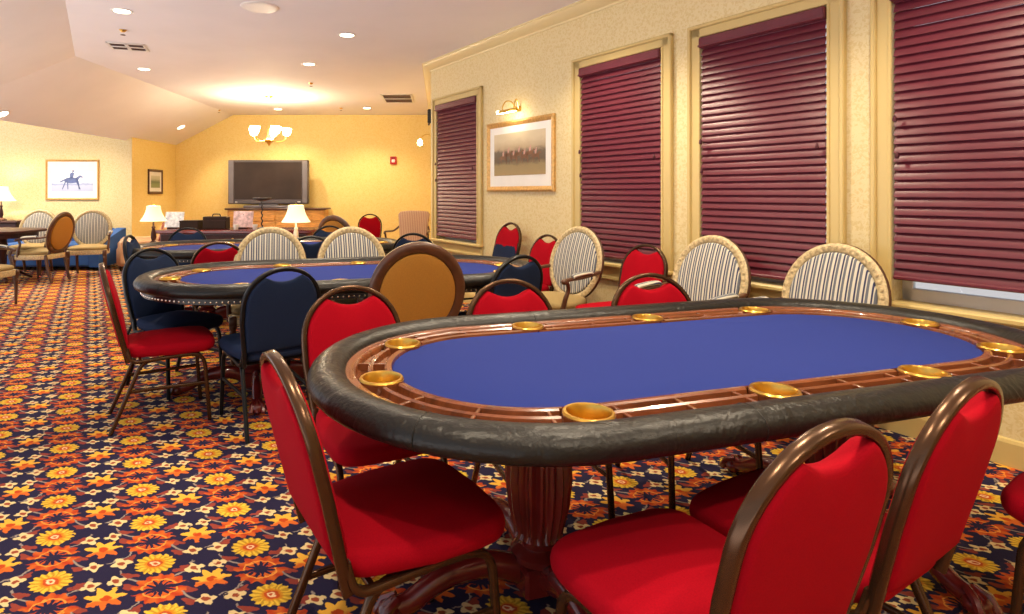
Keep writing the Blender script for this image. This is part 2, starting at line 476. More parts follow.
NB = C0 - W * (SEND - .1)      # the wall behind the camera
mb = MB(); mb.box((SEND - .1, -5.3, 0), (SEND + .05, .1, H + .1))
struct(mb.build('wall_near', M['paper'], loc=LOCW, rot=ROTW, smooth=0))
# ceiling: flat field, the far slope and the near slope, meeting along a valley
kx = XL - .12
def valley(x): # plan line where the two slopes meet
    # XE - x = TR - (N.x x + N.y Y)
    return (TR - N.x * x - XE + x) / N.y
pe = (XE, valley(XE))
t0 = Vector((pe[0], pe[1])); tn = t0 - W * 13
zk = H - PITCH * (XE - kx); vk = Vector((kx, valley(kx))); vn = vk - W * 13
far_r = (C0.x + .3)
mb = MB()
flat = [(XE, YB + .1), (far_r, YB + .1), (far_r, C0.y + .1)]
e1 = C0 + N * .2 - W * SEND
flat += [(e1.x, e1.y), (tn.x, tn.y), (t0.x, t0.y)]
n = len(flat)
mb.add([(x, y, H) for x, y in flat] + [(x, y, H + .12) for x, y in flat], [list(range(n))[::-1], [n + i for i in range(n)]] + [[i, (i + 1) % n, n + (i + 1) % n, n + i] for i in range(n)])
struct(mb.build('ceiling', M['ceiling'], smooth=0))
def slab(pts, th, name):
    mb = MB(); n = len(pts)
    mb.add(pts + [(x, y, z + th) for x, y, z in pts], [list(range(n)), [n + i for i in range(n)][::-1]] + [[i, (i + 1) % n, n + (i + 1) % n, n + i] for i in range(n)])
    return struct(mb.build(name, M['ceiling'], smooth=0))
slab([(XE, YB + .1, H), (t0.x, t0.y, H), (vk.x, vk.y, zk), (kx, YB + .1, zk)], .1, 'ceiling_slope_far')
slab([(t0.x, t0.y, H), (tn.x, tn.y, H), (vn.x, vn.y, zk), (vk.x, vk.y, zk)], .1, 'ceiling_slope_near')
mb = MB(); mb.box((-9, 5.5, 3.1), (XL - .12, YA + .14, 3.2)); struct(mb.build('ceiling_alcove', M['ceiling'], smooth=0))
# crown moulding round the corner
prof = [(0, 2.868), (.012, 2.868), (.016, 2.884), (.03, 2.890), (.055, 2.902), (.085, 2.925), (.10, 2.945), (.104, 2.955), (.118, 2.957), (.12, H - .001), (0, H - .001)]
mdir = Vector((-1, -(1 - N.x) / N.y))
def crown_ring(kind):
    r = []
    for p, z in prof:
        if kind == 'near': q = C0 - W * (SEND - .1) - N * p
        elif kind == 'corner': q = C0 + mdir * p
        else: q = Vector((C0.x - p, YB - .001))
        r.append((q.x, q.y, z))
    return r
mb = MB(); mb.rings([crown_ring('near'), crown_ring('corner'), crown_ring('far')])
struct(mb.build('trim_1', M['crown'], smooth=30))
bp = [(0, 0), (.018, 0), (.018, .11), (.012, .125), (0, .13)]
mb = MB()
rr = []
for kind in ('near', 'corner', 'far'):
    r = []
    for p, z in bp:
        q = C0 - W * (SEND - .1) - N * p if kind == 'near' else (C0 + mdir * p if kind == 'corner' else Vector((C0.x - p, YB)))
        r.append((q.x, q.y, z))
    rr.append(r)
mb.rings(rr); struct(mb.build('baseboard_right', M['trim'], smooth=0))
mb = MB(); mb.box((XL, YB - .018, 0), (C0.x, YB, .13)); struct(mb.build('baseboard_back', M['trim'], smooth=0))
mb = MB(); mb.box((-9, YA - .018, 0), (XL, YA, .13)); struct(mb.build('baseboard_alcove', M['trim'], smooth=0))
# windows and blinds
BL_LABEL = ['narrow-looking closed burgundy slat blind in the far window beside the room corner',
            'burgundy slat blind just right of the gold-framed hunting print',
            'burgundy slat blind behind the two nearest striped chairs',
            'nearest burgundy slat blind, raised to show a pale strip of window below it']
ZB0 = [.745, .745, .745, .828]
for i in range(4):
    a, b = wins[i]; oa, ob, z0, z1 = opening(i); 
    t = .085
    # casing: outer raised bead and inner flat
    mb = MB()
    for (x0, x1, q0, q1) in ((a, oa, ZT0, ZT1), (ob, b, ZT0, ZT1)):
        mb.box((x0, -.022, q0 + .1), (x1, 0, q1), .004)
    mb.box((a, -.022, z1), (b, 0, ZT1), .004)
    for (x0, x1) in ((a - .012, a + .016), (b - .016, b + .012)): mb.box((x0, -.04, ZT0 + .1), (x1, 0, ZT1 + .012), .006)
    mb.box((a - .012, -.04, ZT1 - .016), (b + .012, 0, ZT1 + .012), .006)
    for (x0, x1) in ((oa - .014, oa + .004), (ob - .004, ob + .014)): mb.box((x0, -.03, z0), (x1, 0, z1), .004)
    mb.box((a - .02, -.065, z0 - .03), (b + .02, 0.0, z0 + .002), .008); mb.box((oa + .001, -.01, z0 - .01), (ob - .001, .1, z0 + .003))     # sill
    mb.box((a, -.022, ZT0), (b, 0, z0 - .03), .004)                  # apron
    mb.box((a - .012, -.032, ZT0 - .012), (b + .012, 0, ZT0 + .02), .006)
    wo = struct(mb.build('window_%d' % (i + 1), M['trim'], loc=LOCW, rot=ROTW, smooth=30))
    fr = MB()
    for (p, q) in (((oa, .1, z0), (oa + .05, .14, z1)), ((ob - .05, .1, z0), (ob, .14, z1)), ((oa, .1, z0), (ob, .14, z0 + .07)), ((oa, .1, z1 - .05), (ob, .14, z1)), ((oa, .095, (z0 + z1) / 2 - .03), (ob, .14, (z0 + z1) / 2 + .03))):
        fr.box(p, q, .004)
    fr.build('sash', M['white'], wo, smooth=30)
    gl = MB(); gl.box((oa + .03, .118, z0 + .03), (ob - .03, .124, z1 - .03)); gl.build('pane', M['glass'], wo, smooth=0)
    # blind
    zt = z1 - .01; zb = ZB0[i]
    ba, bb_ = oa + .012, ob - .012
    mid = C0 - W * ((ba + bb_) / 2)
    bt = thing('window_blind', BL_LABEL[i], 'blind', (mid.x, mid.y, zb), ANG, 'burgundy blinds on the window wall')
    hw = (bb_ - ba) / 2; hh = zt - zb
    mb = MB(); mb.box((-hw - .006, -.05, hh - .075), (hw + .006, .02, hh), .008); mb.box((-hw - .006, -.056, hh - .07), (hw + .006, -.05, hh - .055), .002)
    mb.build('headrail', M['blind'], bt, smooth=30)
    sl = MB(); nsl = int((hh - .085) / .0475) + 1; stp = (hh - .098) / (nsl - 1); th = math.radians(66)
    for k in range(nsl):
        zc = .042 + k * stp
        r0 = []; 
        for sx in (-hw, hw):
            ring = []
            pts = [(-.028 + .056 * j / 4) for j in range(5)]
            for q in pts: ring.append((sx, q * math.cos(th) - .003 * (1 - (q / .028) ** 2), q * math.sin(th)))
            for q in pts[::-1]: ring.append((sx, q * math.cos(th) - .003 * (1 - (q / .028) ** 2) + .0028, q * math.sin(th) - .001))
            jit = random.uniform(-.0008, .0008)
            r0.append([(x, y - .012, z + zc + jit) for x, y, z in ring])
        sl.rings(r0)
    sl.build('slats', M['blind'], bt, smooth=40)
    mb = MB(); mb.box((-hw, -.035, 0), (hw, .012, .022), .006); mb.build('bottom_rail', M['blind'], bt, smooth=30)
    for fx in (-.62, .62):
        mb = MB(); mb.tube([(hw * fx, -.041, .01), (hw * fx, -.041, hh - .05)], .0028, seg=6)
        for k in range(nsl): mb.blob((hw * fx, -.041,   .05 + k * stp), (.005, .004, .003), 6, 4)
        mb.build('ladder_cord', M['cord'], bt)
    for fx, ln in ((-.93, .46 * hh), (-.955, .36 * hh), (.93, .40 * hh)):
        q = hh - .08 - (hh - ln) * .9
        zc = hh * (1 - .0) - ln * 1.25
        mb = MB(); mb.tube([(hw * fx, -.055, zc), (hw * fx, -.055, hh - .07)], .0022, seg=6)
        mb.lathe([(.002, .02), (.008, .012), (.011, -.01), (.006, -.018)], 8, (hw * fx, -.055, zc))
        mb.build('pull_cord', M['cord'], bt)
# ------------------------------------------------------------------ poker table
LS, BF = .70, .395
def oval(d, n=22, m=8):
    """stadium of half straight LS and radius BF+d: list of ((x,y),(nx,ny))"""
    r = []
    for sgn, a0 in ((1, -PI / 2), (-1, PI / 2)):
        for i in range(n + 1):
            t = a0 + PI * i / n; r.append((sgn * LS + (BF + d) * math.cos(t), (BF + d) * math.sin(t)))
        # straight run is split so that it can carry detail
        x0, y0 = r[-1]
        for k in range(1, m): r.append((sgn * LS * (1 - 2 * k / m), y0))
    return r
def sweep_oval(mb, prof, closed=True):
    rs = []
    for d, z in prof: rs.append([(x, y, z) for x, y in oval(d)])
    if closed: rs.append(rs[0])
    mb.rings(rs, True, False, False)
    return mb
CUPS = [(-.71, -.46), (-.13, -.46), (.44, -.46), (1.0, -.335), (1.155, .04), (.71, .46), (.13, .46), (-.44, .46), (-.992, .335), (-1.145, -.04)]
def poker_table(label, loc, rz, skirt=True):
    t = thing('poker_table', label, 'table', (*loc, 0), rz, 'blue-topped oval poker tables')
    mb = MB(); mb.rings([[(x, y, .70) for x, y in oval(.01)], [(x, y, .757) for x, y in oval(.0)]] + [[(x * k, y * k, .76) for x, y in oval(-.006)] for k in (1, .7, .35, .05)])
    mb.build('playing_surface', M['felt'], t)
    # chip tray ring with two troughs
    mb = MB()
    pr = [(.0, .755), (.002, .766), (.018, .768), (.024, .764), (.028, .745), (.042, .738), (.056, .745), (.060, .764), (.0675, .768), (.075, .764), (.079, .745), (.095, .738), (.108, .745), (.112, .762), (.120, .768), (.150, .768), (.150, .70), (.0, .70)]
    rs = []
    for d, z in pr:      # the tray is cut away where the cups sit
        rs.append([(x, y, z if min(math.hypot(x - c[0], y - c[1]) for c in CUPS) > .064 else min(z, .702)) for x, y in oval(d, 120, 120)])
    mb.rings(rs + rs[:1], True, False, False)
    # dividers across the troughs
    def ringpt(sv):     # arc-length position at the middle of the tray
        R = BF + .065; Ls = 2 * LS; tot = 2 * Ls + 2 * PI * R; sv %= tot
        if sv < Ls: return (-LS + sv, -R, 0, -1)
        sv -= Ls
        if sv < PI * R:
            a = -PI / 2 + sv / R; return (LS + R * math.cos(a), R * math.sin(a), math.cos(a), math.sin(a))
        sv -= PI * R
        if sv < Ls: return (LS - sv, R, 0, 1)
        sv -= Ls; a = PI / 2 + sv / R; return (-LS + R * math.cos(a), R * math.sin(a), math.cos(a), math.sin(a))
    R = BF + .065; tot = 4 * LS + 2 * PI * R
    for k in range(30):
        x, y, nx, ny = ringpt(.085 + tot * k / 30)
        if min(math.hypot(x - c[0], y - c[1]) for c in CUPS) < .075: continue
        m4 = Matrix.Translation((x, y, .752)) @ Matrix.Rotation(math.atan2(ny, nx), 4, 'Z')
        mb.box((-.046, -.005, -.012), (.046, .005, .012), .002, m4)
    for cx_, cy_ in CUPS:     # solid boss round each cup
        mb.lathe([(.054, .702), (.066, .705), (.066, .765), (.062, .767), (.054, .767), (.054, .704)], 24, (cx_, cy_, 0))
    mb.build('chip_tray', M['rack'], t)
    for cx_, cy_ in CUPS:
        mb = MB(); mb.lathe([(.050, .705), (.052, .71), (.0535, .764), (.063, .765), (.0655, .769), (.062, .774), (.056, .774), (.052, .766), (.050, .715), (.02, .712)], 28, (cx_, cy_, 0))
        mb.build('cup_holder', M['brass'], t)
    # padded rail
    mb = MB(); pr = []
    c, z = .200, .750
    for k in range(20):
        a = PI + 2 * PI * k / 20
        pr.append((c + .060 * math.cos(a), z + (.048 if math.sin(a) > 0 else .036) * math.sin(a)))
    sweep_oval(mb, pr)
    # pinched seams over the roll
    ov = oval(0)
    for k in range(8):
        x, y, nx, ny = ringpt(.35 + tot * k / 8); tx, ty = -ny, nx; dd = .200 - .065
        pts = []
        for q in range(11):
            a = PI * 1.05 - PI * 1.25 * q / 10
            e = dd + .0605 * math.cos(a); pts.append((x + nx * e, y + ny * e, z + (.0485 if math.sin(a) > 0 else .0365) * math.sin(a)))
        mb.tube(pts, .0022, .0012, seg=6, up=(nx, ny, 0.01))
    mb.build('armrest_rail', M['leather'], t)
    mb = MB(); sweep_oval(mb, [(.205, .725), (.215, .715), (.214, .684), (.19, .682), (.19, .725)] if skirt else [(.07, .715), (.09, .70), (.08, .655), (.05, .65), (.05, .715)])
    ap = mb.build('apron', M['black'], t)
    mb = MB(); bot = oval(.19 if skirt else .13); mb.rings([[(x, y, .695) for x, y in bot], [(x, y, .708) for x, y in bot]]); mb.build('underside', M['black'], t)
    nb = MB(); per = oval(.2145)
    L = 0; nxt = 0
    for i in range(len(per)):
        p, q = Vector(per[i]), Vector(per[(i + 1) % len(per)]); d = (q - p).length
        while skirt and nxt < L + d:
            w = p.lerp(q, (nxt - L) / d); nb.blob((w.x, w.y, .698), (.007, .007, .007), 6, 4); nxt += .032
        L += d
    if skirt:
        no = nb.build('nailheads', M['nail'], ap); no['kind'] = 'stuff'
    for sx in (-1, 1):
        mb = MB(); mb.lathe([(.075, .115), (.088, .125), (.090, .145), (.075, .158), (.062, .168), (.064, .185), (.078, .195), (.080, .21), (.100, .29), (.109, .38), (.104, .48), (.088, .56), (.080, .60), (.098, .615), (.105, .63), (.12, .66), (.12, .68)], 96, (sx * .62, 0, 0), .17, 18, (.205, .57))
        mb.box((sx * .62 - .08, -.08, .03), (sx * .62 + .08, .08, .12), .01)
        pe_ = mb.build('pedestal', M['mahog'], t, smooth=35)
        for a in range(4):
            th = a * PI / 2; cs, sn = math.cos(th), math.sin(th)
            mb = MB()
            pts = smooth_path([(.06, .085), (.18, .125), (.32, .11), (.43, .055), (.49, .05)], 5)
            mb.tube([(sx * .62 + p.x * cs, p.x * sn, p.y) for p in pts], .038, .045, 10, taper=lambda q: 1 - .3 * q)
            for k in (-1, 0, 1):      # claw
                pts = [(.47, k * .012, .075), (.505, k * .03, .06), (.525, k * .036, .02)]
                mb.tube([(sx * .62 + p[0] * cs - p[1] * sn, p[0] * sn + p[1] * cs, p[2]) for p in pts], .014, seg=7)
            mb.blob((sx * .62 + .49 * cs, .49 * sn, .036), (.042, .042, .036))
            mb.build('claw_foot', M['mahog'], pe_, smooth=50)
    mb = MB(); mb.tube([(-.56, 0, .08), (.56, 0, .08)], .03, .04, sq=True); mb.build('stretcher', M['mahog'], t)
    for ch in t.children:
        if ch.name.split('.')[0] not in ('pedestal', 'stretcher'): ch.location.z = -.015
    return t
T1 = poker_table('large near blue-felt poker table with black padded rail and brass cup holders', (.912, 2.13), math.radians(17.0), False)
T2 = poker_table('middle blue poker table with silver nailheads, ringed by black, red and striped chairs', (-.62, 4.16), math.radians(17.0))
T3 = dup(T2, (-1.72, 6.15, 0), math.radians(17.0), 'farthest blue poker table, behind the middle one and in front of the dark desk')
# ------------------------------------------------------------------ banquet chair (faces +x)
BT = .91
def back_T(y, z, o):     # point of the tilted back plane: o = offset toward the front
    k = (z - .40) / (BT - .40); x = -.205 - .125 * k - .02 * k * k * 0
    return (x + o, y, z)
def banquet_chair(name, fabric, metal, label, loc, rz, group):
    t = thing(name, label, 'chair', (*loc, 0), rz, group)
    hw = .205
    # hoop
    side = [(-.175, .385), (-.195, .52), (-hw, .62)]
    topc = BT - .205
    pts = [(-.178, .375), (-.183, .45), (-.195, .54), (-.204, .61)] + [(hw * math.cos(a) * 1.0, topc + .190 * math.sin(a)) for a in [PI - PI * i / 18 for i in range(19)]] + [(.204, .61), (.195, .54), (.183, .45), (.178, .375)]
    nrm = Vector((1, 0, .26)).normalized()
    mb = MB(); mb.tube([back_T(y, z, 0) for y, z in pts], .0098, .0142, up=nrm, sq=True)
    mb.build('back_frame', metal, t, smooth=50)
    # padded panel with the hand-hole above it
    iw = .012
    ol = [(-.172, .455), (-.175, .48), (-.183, .54), (-.1925, .61)]
    al = [PI - math.radians(4 + 54 * i / 6) for i in range(7)]
    ol += [((hw - iw) * math.cos(a), topc + (.190 - iw) * math.sin(a)) for a in al]
    xe, ze = ol[-1]
    m_ = 9
    for i in range(1, m_):
        q = -1 + 2 * i / m_; y = xe * -q
        ol.append((y, ze + .006 - .036 * (1 - abs(q) ** 2.2)))
    ol += [(-y, z) for y, z in ol[:len(ol) - (m_ - 1)][::-1]]
    ol += [(.08, .447), (0, .445), (-.08, .447)]
    mb = MB(); mb.cushion([(y, z) for y, z in ol], -.022, .026, .018, .012, .006, T=lambda y, z, o: back_T(y, z, o), steps=3, rad=5)
    mb.build('backrest', fabric, t, smooth=60)
    # seat
    so = []
    nn = 40
    for i in range(nn):
        a = 2 * PI * i / nn; c_, s_ = math.cos(a), math.sin(a); e = .30
        x = .228 * math.copysign(abs(c_) ** e, c_); y = .222 * math.copysign(abs(s_) ** e, s_)
        if x < 0: y *= 1 + .18 * x / .225
        else: x += .022 * (1 - (y / .222) ** 2)
        so.append((x + .012, y))
    mb = MB(); mb.cushion(so, .392, .462, .032, .030, T=None, steps=4, rad=6)
    mb.build('seat', fabric, t, smooth=60)
    for sg in (-1, 1):
        y = .187 * sg
        mb = MB(); mb.tube(fillet([(-.205, .178 * sg, .45), (-.186, y, .372), (.06, y, .385)], .05), .0095, .012, up=(0, 1, 0), sq=True)
        mb.build('seat_rail', metal, t, smooth=50)
        mb = MB(); mb.tube(fillet([(.03, y, .384), (.185, y + .004 * sg, .385), (.215, y + .012 * sg, 0)], .085), .0105, .0105, up=(0, 1, 0), sq=True)
        mb.build('leg', metal, t, smooth=50)
        mb = MB(); mb.tube(fillet([(-.02, y - .016 * sg, .376), (-.13, y - .016 * sg, .372), (-.285, y - .004 * sg, 0)], .07), .0105, .0105, up=(0, 1, 0), sq=True)
        mb.build('leg', metal, t, smooth=50)
        mb = MB(); mb.tube([(-.195, y - .012 * sg, .215), (.198, y + .006 * sg, .215)], .007, .009, up=(0, 0, 1), sq=True)
        mb.build('stretcher', metal, t, smooth=50)
    mb = MB(); mb.tube([(.155, -.187, .382), (.155, .187, .382)], .008, sq=True); mb.tube([(-.14, -.175, .372), (-.14, .175, .372)], .008, sq=True)
    mb.build('crossbar', metal, t, smooth=50)
    return t
def top_to_center(u, v, deg, z=.885, back=.33):
    x, y = at(u, v, z); a = math.radians(deg)
    return (x + back * math.cos(a), y + back * math.sin(a))
protos = {}
def banquet(kind, label, center, deg, z=0):
    fab, met, nm, grp = dict(red=(M['red'], M['bronze'], 'banquet_chair', 'red banquet chairs'), navy=(M['navy'], M['blacktube'], 'banquet_chair', 'navy banquet chairs'))[kind]
    rz = math.radians(deg)
    if kind not in protos:
        protos[kind] = banquet_chair(nm, fab, met, label, center, rz, grp); o = protos[kind]
        o.location.z = z; return o
    return dup(protos[kind], (*center, z), rz, label)
RED = [
    ('large red banquet chair at left front, pulled up to the near table', (-.123, 1.632), 29, 0),
    ('red banquet chair facing the camera at the near table left end', (-.24, 2.25), -64, 0),
    ('red banquet chair back peeking over the near table, just right of the round gold-backed chair', top_to_center(507, 283, -73), -73, 0),
    ('red banquet chair behind the near table, in front of another red chair under the window', top_to_center(648, 277, -80), -80, 0),
    ('red banquet chair in right foreground, back to the camera, seat in view', (.540, 1.322), 116, 0),
    ('red banquet chair whose back is cut off by the right frame edge', (.967, 1.549), 121, 0),
    ('red banquet chair mostly outside the right edge, only a dark red corner showing', (1.86, 1.58), 121, 0),
    ('red banquet chair in profile standing alone on the carpet at the left table end', (-1.60, 3.50), 29, 0),
    ('red banquet chair back seen above the middle table, left of the striped chairs', top_to_center(219, 244, 110), 110, 0),
    ('bright red banquet chair against the far yellow wall', top_to_center(370, 215, -85), -85, 0),
    ('red banquet chair stacked on a navy one against the window wall', (0, 0), 0, 0),
    ('red banquet chair against the window wall, left of the blue-striped chair with carved arms', (0, 0), 0, 0),
    ('red banquet chair pushed under the blind, its red seat reaching left behind the table', (0, 0), 0, 0),
]
def by_wall(u, off, deg):
    """stand by the window wall: pixel column of the chair's back and its distance from the wall"""
    d = D - off; k = (N.x * (u - CX) + N.y * F) / F; Y = d / k
    return ((u - CX) / F * Y, Y)
def wall_chair(u, off, deg, back=.33):
    x, y = by_wall(u, off, deg); a = math.radians(deg); return (x + back * math.cos(a), y + back * math.sin(a))
RED[10] = (RED[10][0], wall_chair(512, .10, 208), 208, .085)
RED[11] = (RED[11][0], wall_chair(549, .12, 210), 210, 0)
RED[12] = (RED[12][0], wall_chair(648, .14, 210), 210, 0)
for lab, c, deg, z in RED: banquet('red', lab, c, deg, z)
NAVY = [
    ('navy banquet chair with its back to the camera, before the middle table', (-.995, 3.435), 123, 0),
    ('navy banquet chair at the left end of the middle table, behind the red profile chair', (-1.77, 4.04), -33, 0),
    ('navy banquet chair between the middle table right end and the near table', top_to_center(522, 258, 124), 124, 0),
    ('small dark navy chair back between the two striped chairs', top_to_center(311, 238, 100), 100, 0),
    ('pale-lit navy chair back in front of the desk at the farthest table', (-2.75, 6.37), -80, 0),
    ('dark navy chair at the left end of the farthest table, beside the sofa', top_to_center(128, 237, 10), 10, 0),
    ('navy banquet chair underneath the stacked red one by the window wall', (RED[10][1][0] - .02, RED[10][1][1] - .01), 208, 0),
    ('navy banquet chair back in front of the checked armchair', top_to_center(413, 235, 80), 80, 0),
    ('navy chair back behind the right lamp beside the second striped chair', (-1.33, 6.76), -95, 0),
]
for lab, c, deg, z in NAVY: banquet('navy', lab, c, deg, z)
# ------------------------------------------------------------------ oval-back armchair (faces +x)
OT = 1.0
def oval_chair(label, loc, rz):
    t = thing('oval_back_armchair', label, 'armchair', (*loc, 0), rz, 'oval-back armchairs with striped fabric')
    zc, ry, rz_ = .705, .285, .305
    def P(y, z, o):
        k = (z - .42); return (-.215 - .22 * k + o * .976, y, z + o * .21)
    def el(k, ky=None, n=44):
        return [(ry * k * math.cos(2 * PI * i / n), zc + rz_ * (ky or k) * math.sin(2 * PI * i / n)) for i in range(n)]
    nr = Vector((1, 0, .22)).normalized()
    mb = MB(); mb.tube([P(y, z, 0) for y, z in el(.895)], .036, .022, up=nr, closed=True, seg=12)
    bf = mb.build('back_frame', M['brownwood'], t)
    mb = MB(); mb.tube([P(y, z, .018) for y, z in el(.915)], .026, .012, up=nr, closed=True, seg=10)
    n = 44
    for i in range(n):
        a = 2 * PI * i / n; mb.blob(P(ry * .915 * math.cos(a), zc + rz_ * .915 * math.sin(a), .027), (.010, .014, .014), 6, 4)
    mb.build('carved_rim', M['gilt'], bf)
    mb = MB(); mb.cushion(el(.83), .008, .034, .014, .022, T=P, steps=3, rad=5); mb.build('backrest', M['stripe'], t)
    mb = MB(); mb.cushion(el(.79), -.026, .004, .008, -.002, .010, T=P, steps=2, rad=5); mb.build('back_panel', M['goldcloth'], t)
    # seat rail
    so = []; si = []
    for i in range(36):
        a = 2 * PI * i / 36; c_, s_ = math.cos(a), math.sin(a); e = .5
        x = .265 * math.copysign(abs(c_) ** e, c_); y = .29 * math.copysign(abs(s_) ** e, s_)
        if x < 0: y *= 1 + .2 * x / .265
        so.append((x + .02, y)); si.append((x * .95 + .02, y * .95))
    mb = MB(); mb.cushion(so, .335, .405, .012, 0, steps=2, rad=2); fr = mb.build('seat_rail', M['gilt'], t, smooth=40)
    nl = MB()
    for i in range(72):
        k = i / 2; a_, b_ = Vector(so[int(k) % 36]), Vector(so[(int(k) + 1) % 36]); q = a_.lerp(b_, k % 1)
        nl.blob((q.x, q.y, .397), (.006, .006, .006), 5, 3)
    nl.build('nailheads', M['brass'], fr)['kind'] = 'stuff'
    mb = MB(); mb.cushion(si, .40, .455, .028, .03, steps=4, rad=5); mb.build('seat', M['seatcloth'], t)
    for sg in (-1, 1):
        for fx, splay in ((.24, .0), (-.19, -.09)):
            mb = MB()
            y = (.245 if fx > 0 else .20) * sg
            if fx > 0:
                mb.box((fx - .027, y - .027, .325), (fx + .027, y + .027, .40), .005)
                mb.lathe([(.012, 0), (.016, .012), (.014, .03), (.024, .27), (.027, .285), (.020, .295), (.029, .31), (.029, .33)], 16, (fx, y, 0), .16, 8, (.04, .272))
            else:
                mb.tube([(fx + splay, y, 0), (fx + splay * .4, y, .18), (fx, y, .40)], .019, .021, up=(0, 1, 0), sq=True, taper=lambda q: .75 + .25 * q)
            mb.build('leg', M['brownwood'], t, smooth=50)
        # stiles carrying the oval
        mb = MB(); mb.tube(smooth_path([(-.19, .16 * sg, .37), (-.205, .15 * sg, .42), P(.125 * sg, .455, 0)], 4), .018, .022, up=(0, 1, 0), sq=True); mb.build('back_post', M['brownwood'], t, smooth=50)
        # arm and its upright
        mb = MB(); pts = smooth_path([P(.262 * sg, .665, .0), (-.18, .287 * sg, .655), (-.02, .297 * sg, .64), (.12, .298 * sg, .635), (.165, .296 * sg, .625)], 5)
        mb.tube(pts, .020, .015, up=(0, 0, 1))
        mb.blob((.165, .296 * sg, .622), (.028, .026, .022), 10, 6)
        pts = smooth_path([(.14, .296 * sg, .625), (.115, .290 * sg, .56), (.145, .285 * sg, .48), (.165, .275 * sg, .38)], 5)
        mb.tube(pts, .019, .017, up=(0, 1, 0), taper=lambda q: .8 + .35 * q)
        ar = mb.build('arm', M['brownwood'], t)
        mb = MB(); pts = [(-.13, .293 * sg, .665), (-.11, .294 * sg, .672), (-.02, .297 * sg, .668), (.06, .298 * sg, .66), (.085, .298 * sg, .652)]
        mb.tube(pts, .026, .016, up=(0, 0, 1), seg=10); mb.build('arm_pad', M['stripe'], ar)
    return t
def otop(u, v, deg, back=.345): return top_to_center(u, v, deg, OT, back)
OV = [
    ('round-backed armchair seen from behind, gold fabric panel in a brown frame', (-.20, 3.79), 104),
    ('gold-striped armchair behind the middle table, left of the pair', (-1.32, 4.64), -76),
    ('gold-striped armchair behind the middle table, right of the pair', (-.63, 4.68), -70),
    ('blue-striped armchair turned to show its wooden arm and seat, left end of the window row', (0, 0), 0),
    ('blue-striped armchair centred under the third window, arm pads showing', (0, 0), 0),
    ('nearest blue-striped armchair by the wall, left of the raised blind', (0, 0), 0),
    ('pale striped armchair behind the dining table, below the horse picture left half', (-6.52, 9.55), -80),
    ('gold-backed armchair seen edge-on, facing the dining table', (-5.80, 8.75), 178),
    ('pale striped armchair facing out beside the blue sofa, right end of the dining group', (-5.52, 9.44), -68),
    ('gold-backed armchair peeking over the right-hand striped chair, left of the far red chair', (-1.17, 7.75), 62),
    ('armchair cut by the left frame edge, nearest to the carpet aisle', (-5.19, 6.75), -8),
]
OV[3] = (OV[3][0], wall_chair(583, .22, 214, .36), 214)
OV[4] = (OV[4][0], wall_chair(718, .16, 208, .36), 208)
OV[5] = (OV[5][0], wall_chair(842, .13, 206, .36), 206)
o0 = None
for lab, c, deg in OV:
    if o0 is None: o0 = oval_chair(lab, c, math.radians(deg))
    else: dup(o0, (c[0], c[1], 0), math.radians(deg), lab)
# ------------------------------------------------------------------ alcove furniture
t = thing('dining_table', 'dark dining table with striped armchairs around it at the far left', 'table', (-7.0, 8.75, 0), math.radians(0))
mb = MB(); ol = [(1.12 * math.copysign(abs(math.cos(a)) ** .55, math.cos(a)), .55 * math.copysign(abs(math.sin(a)) ** .55, math.sin(a))) for a in [2 * PI * i / 48 for i in range(48)]]
mb.cushion(ol, .715, .752, .012, 0, steps=2, rad=2); mb.build('tabletop', M['darkwood'], t)
mb = MB(); mb.cushion([(x * .9, y * .85) for x, y in ol], .64, .716, .004, 0, steps=1, rad=2); mb.build('apron', M['darkwood'], t)
for sx in (-.5, .6):
    mb = MB(); mb.lathe([(.09, .12), (.10, .16), (.06, .22), (.05, .35), (.085, .5), (.07, .6), (.10, .64)], 24, (sx, 0, 0)); pd = mb.build('pedestal', M['darkwood'], t)
    for a in range(4):
        th = a * PI / 2 + PI / 4; mb = MB(); mb.tube([(sx + r * math.cos(th), r * math.sin(th), z) for r, z in ((.04, .16), (.18, .15), (.32, .06), (.38, .025))], .03, .025, taper=lambda q: 1 - .3 * q); mb.build('foot', M['darkwood'], pd)
t = thing('sofa', 'low bright blue sofa standing before the alcove wall behind the striped armchairs', 'sofa', (-6.56, 10.3, 0), math.radians(-90))
# faces local +x, which is turned toward the camera
mb = MB(); mb.box((-.38, -.78, .06), (.38, .78, .32), .03); mb.build('base', M['blue'], t)
for y in (-.39, .39):
    mb = MB(); mb.cushion([(x, y + q) for x, q in [(.33 * math.copysign(abs(math.cos(a)) ** .3, math.cos(a)) + .06, .375 * math.copysign(abs(math.sin(a)) ** .3, math.sin(a))) for a in [2 * PI * i / 28 for i in range(28)]]], .31, .44, .04, .02); mb.build('seat_cushion', M['blue'], t)
mb = MB(); mb.box((-.45, -.80, .06), (-.24, .80, .66), .05); mb.build('backrest', M['blue'], t)
for sg in (-1, 1):
    mb = MB(); pr = [(-.44, .06), (.42, .06), (.42, .40), (.30, .46), (-.30, .64), (-.44, .66)]
    y0, y1 = sorted((.78 * sg, .94 * sg)); mb.rings([[(x, y0, z) for x, z in pr], [(x, y1, z) for x, z in pr]]); mb.build('arm', M['blue'], t, smooth=20)
t = thing('club_chair', 'tan leather club chair with dark red edging beside the blue sofa', 'armchair', (-5.10, 10.25, 0), math.radians(205))
mb = MB(); mb.box((-.34, -.34, .08), (.36, .34, .40), .04); mb.build('seat', M['tan'], t)
def Pc(y, z, o): return (-.30 - .25 * (z - .4) + o, y, z)
ol = [(-.36, .2), (-.38, .55)] + [(.38 * math.cos(a), .55 + .22 * math.sin(a)) for a in [PI - PI * i / 14 for i in range(15)]] + [(.38, .55), (.36, .2)]
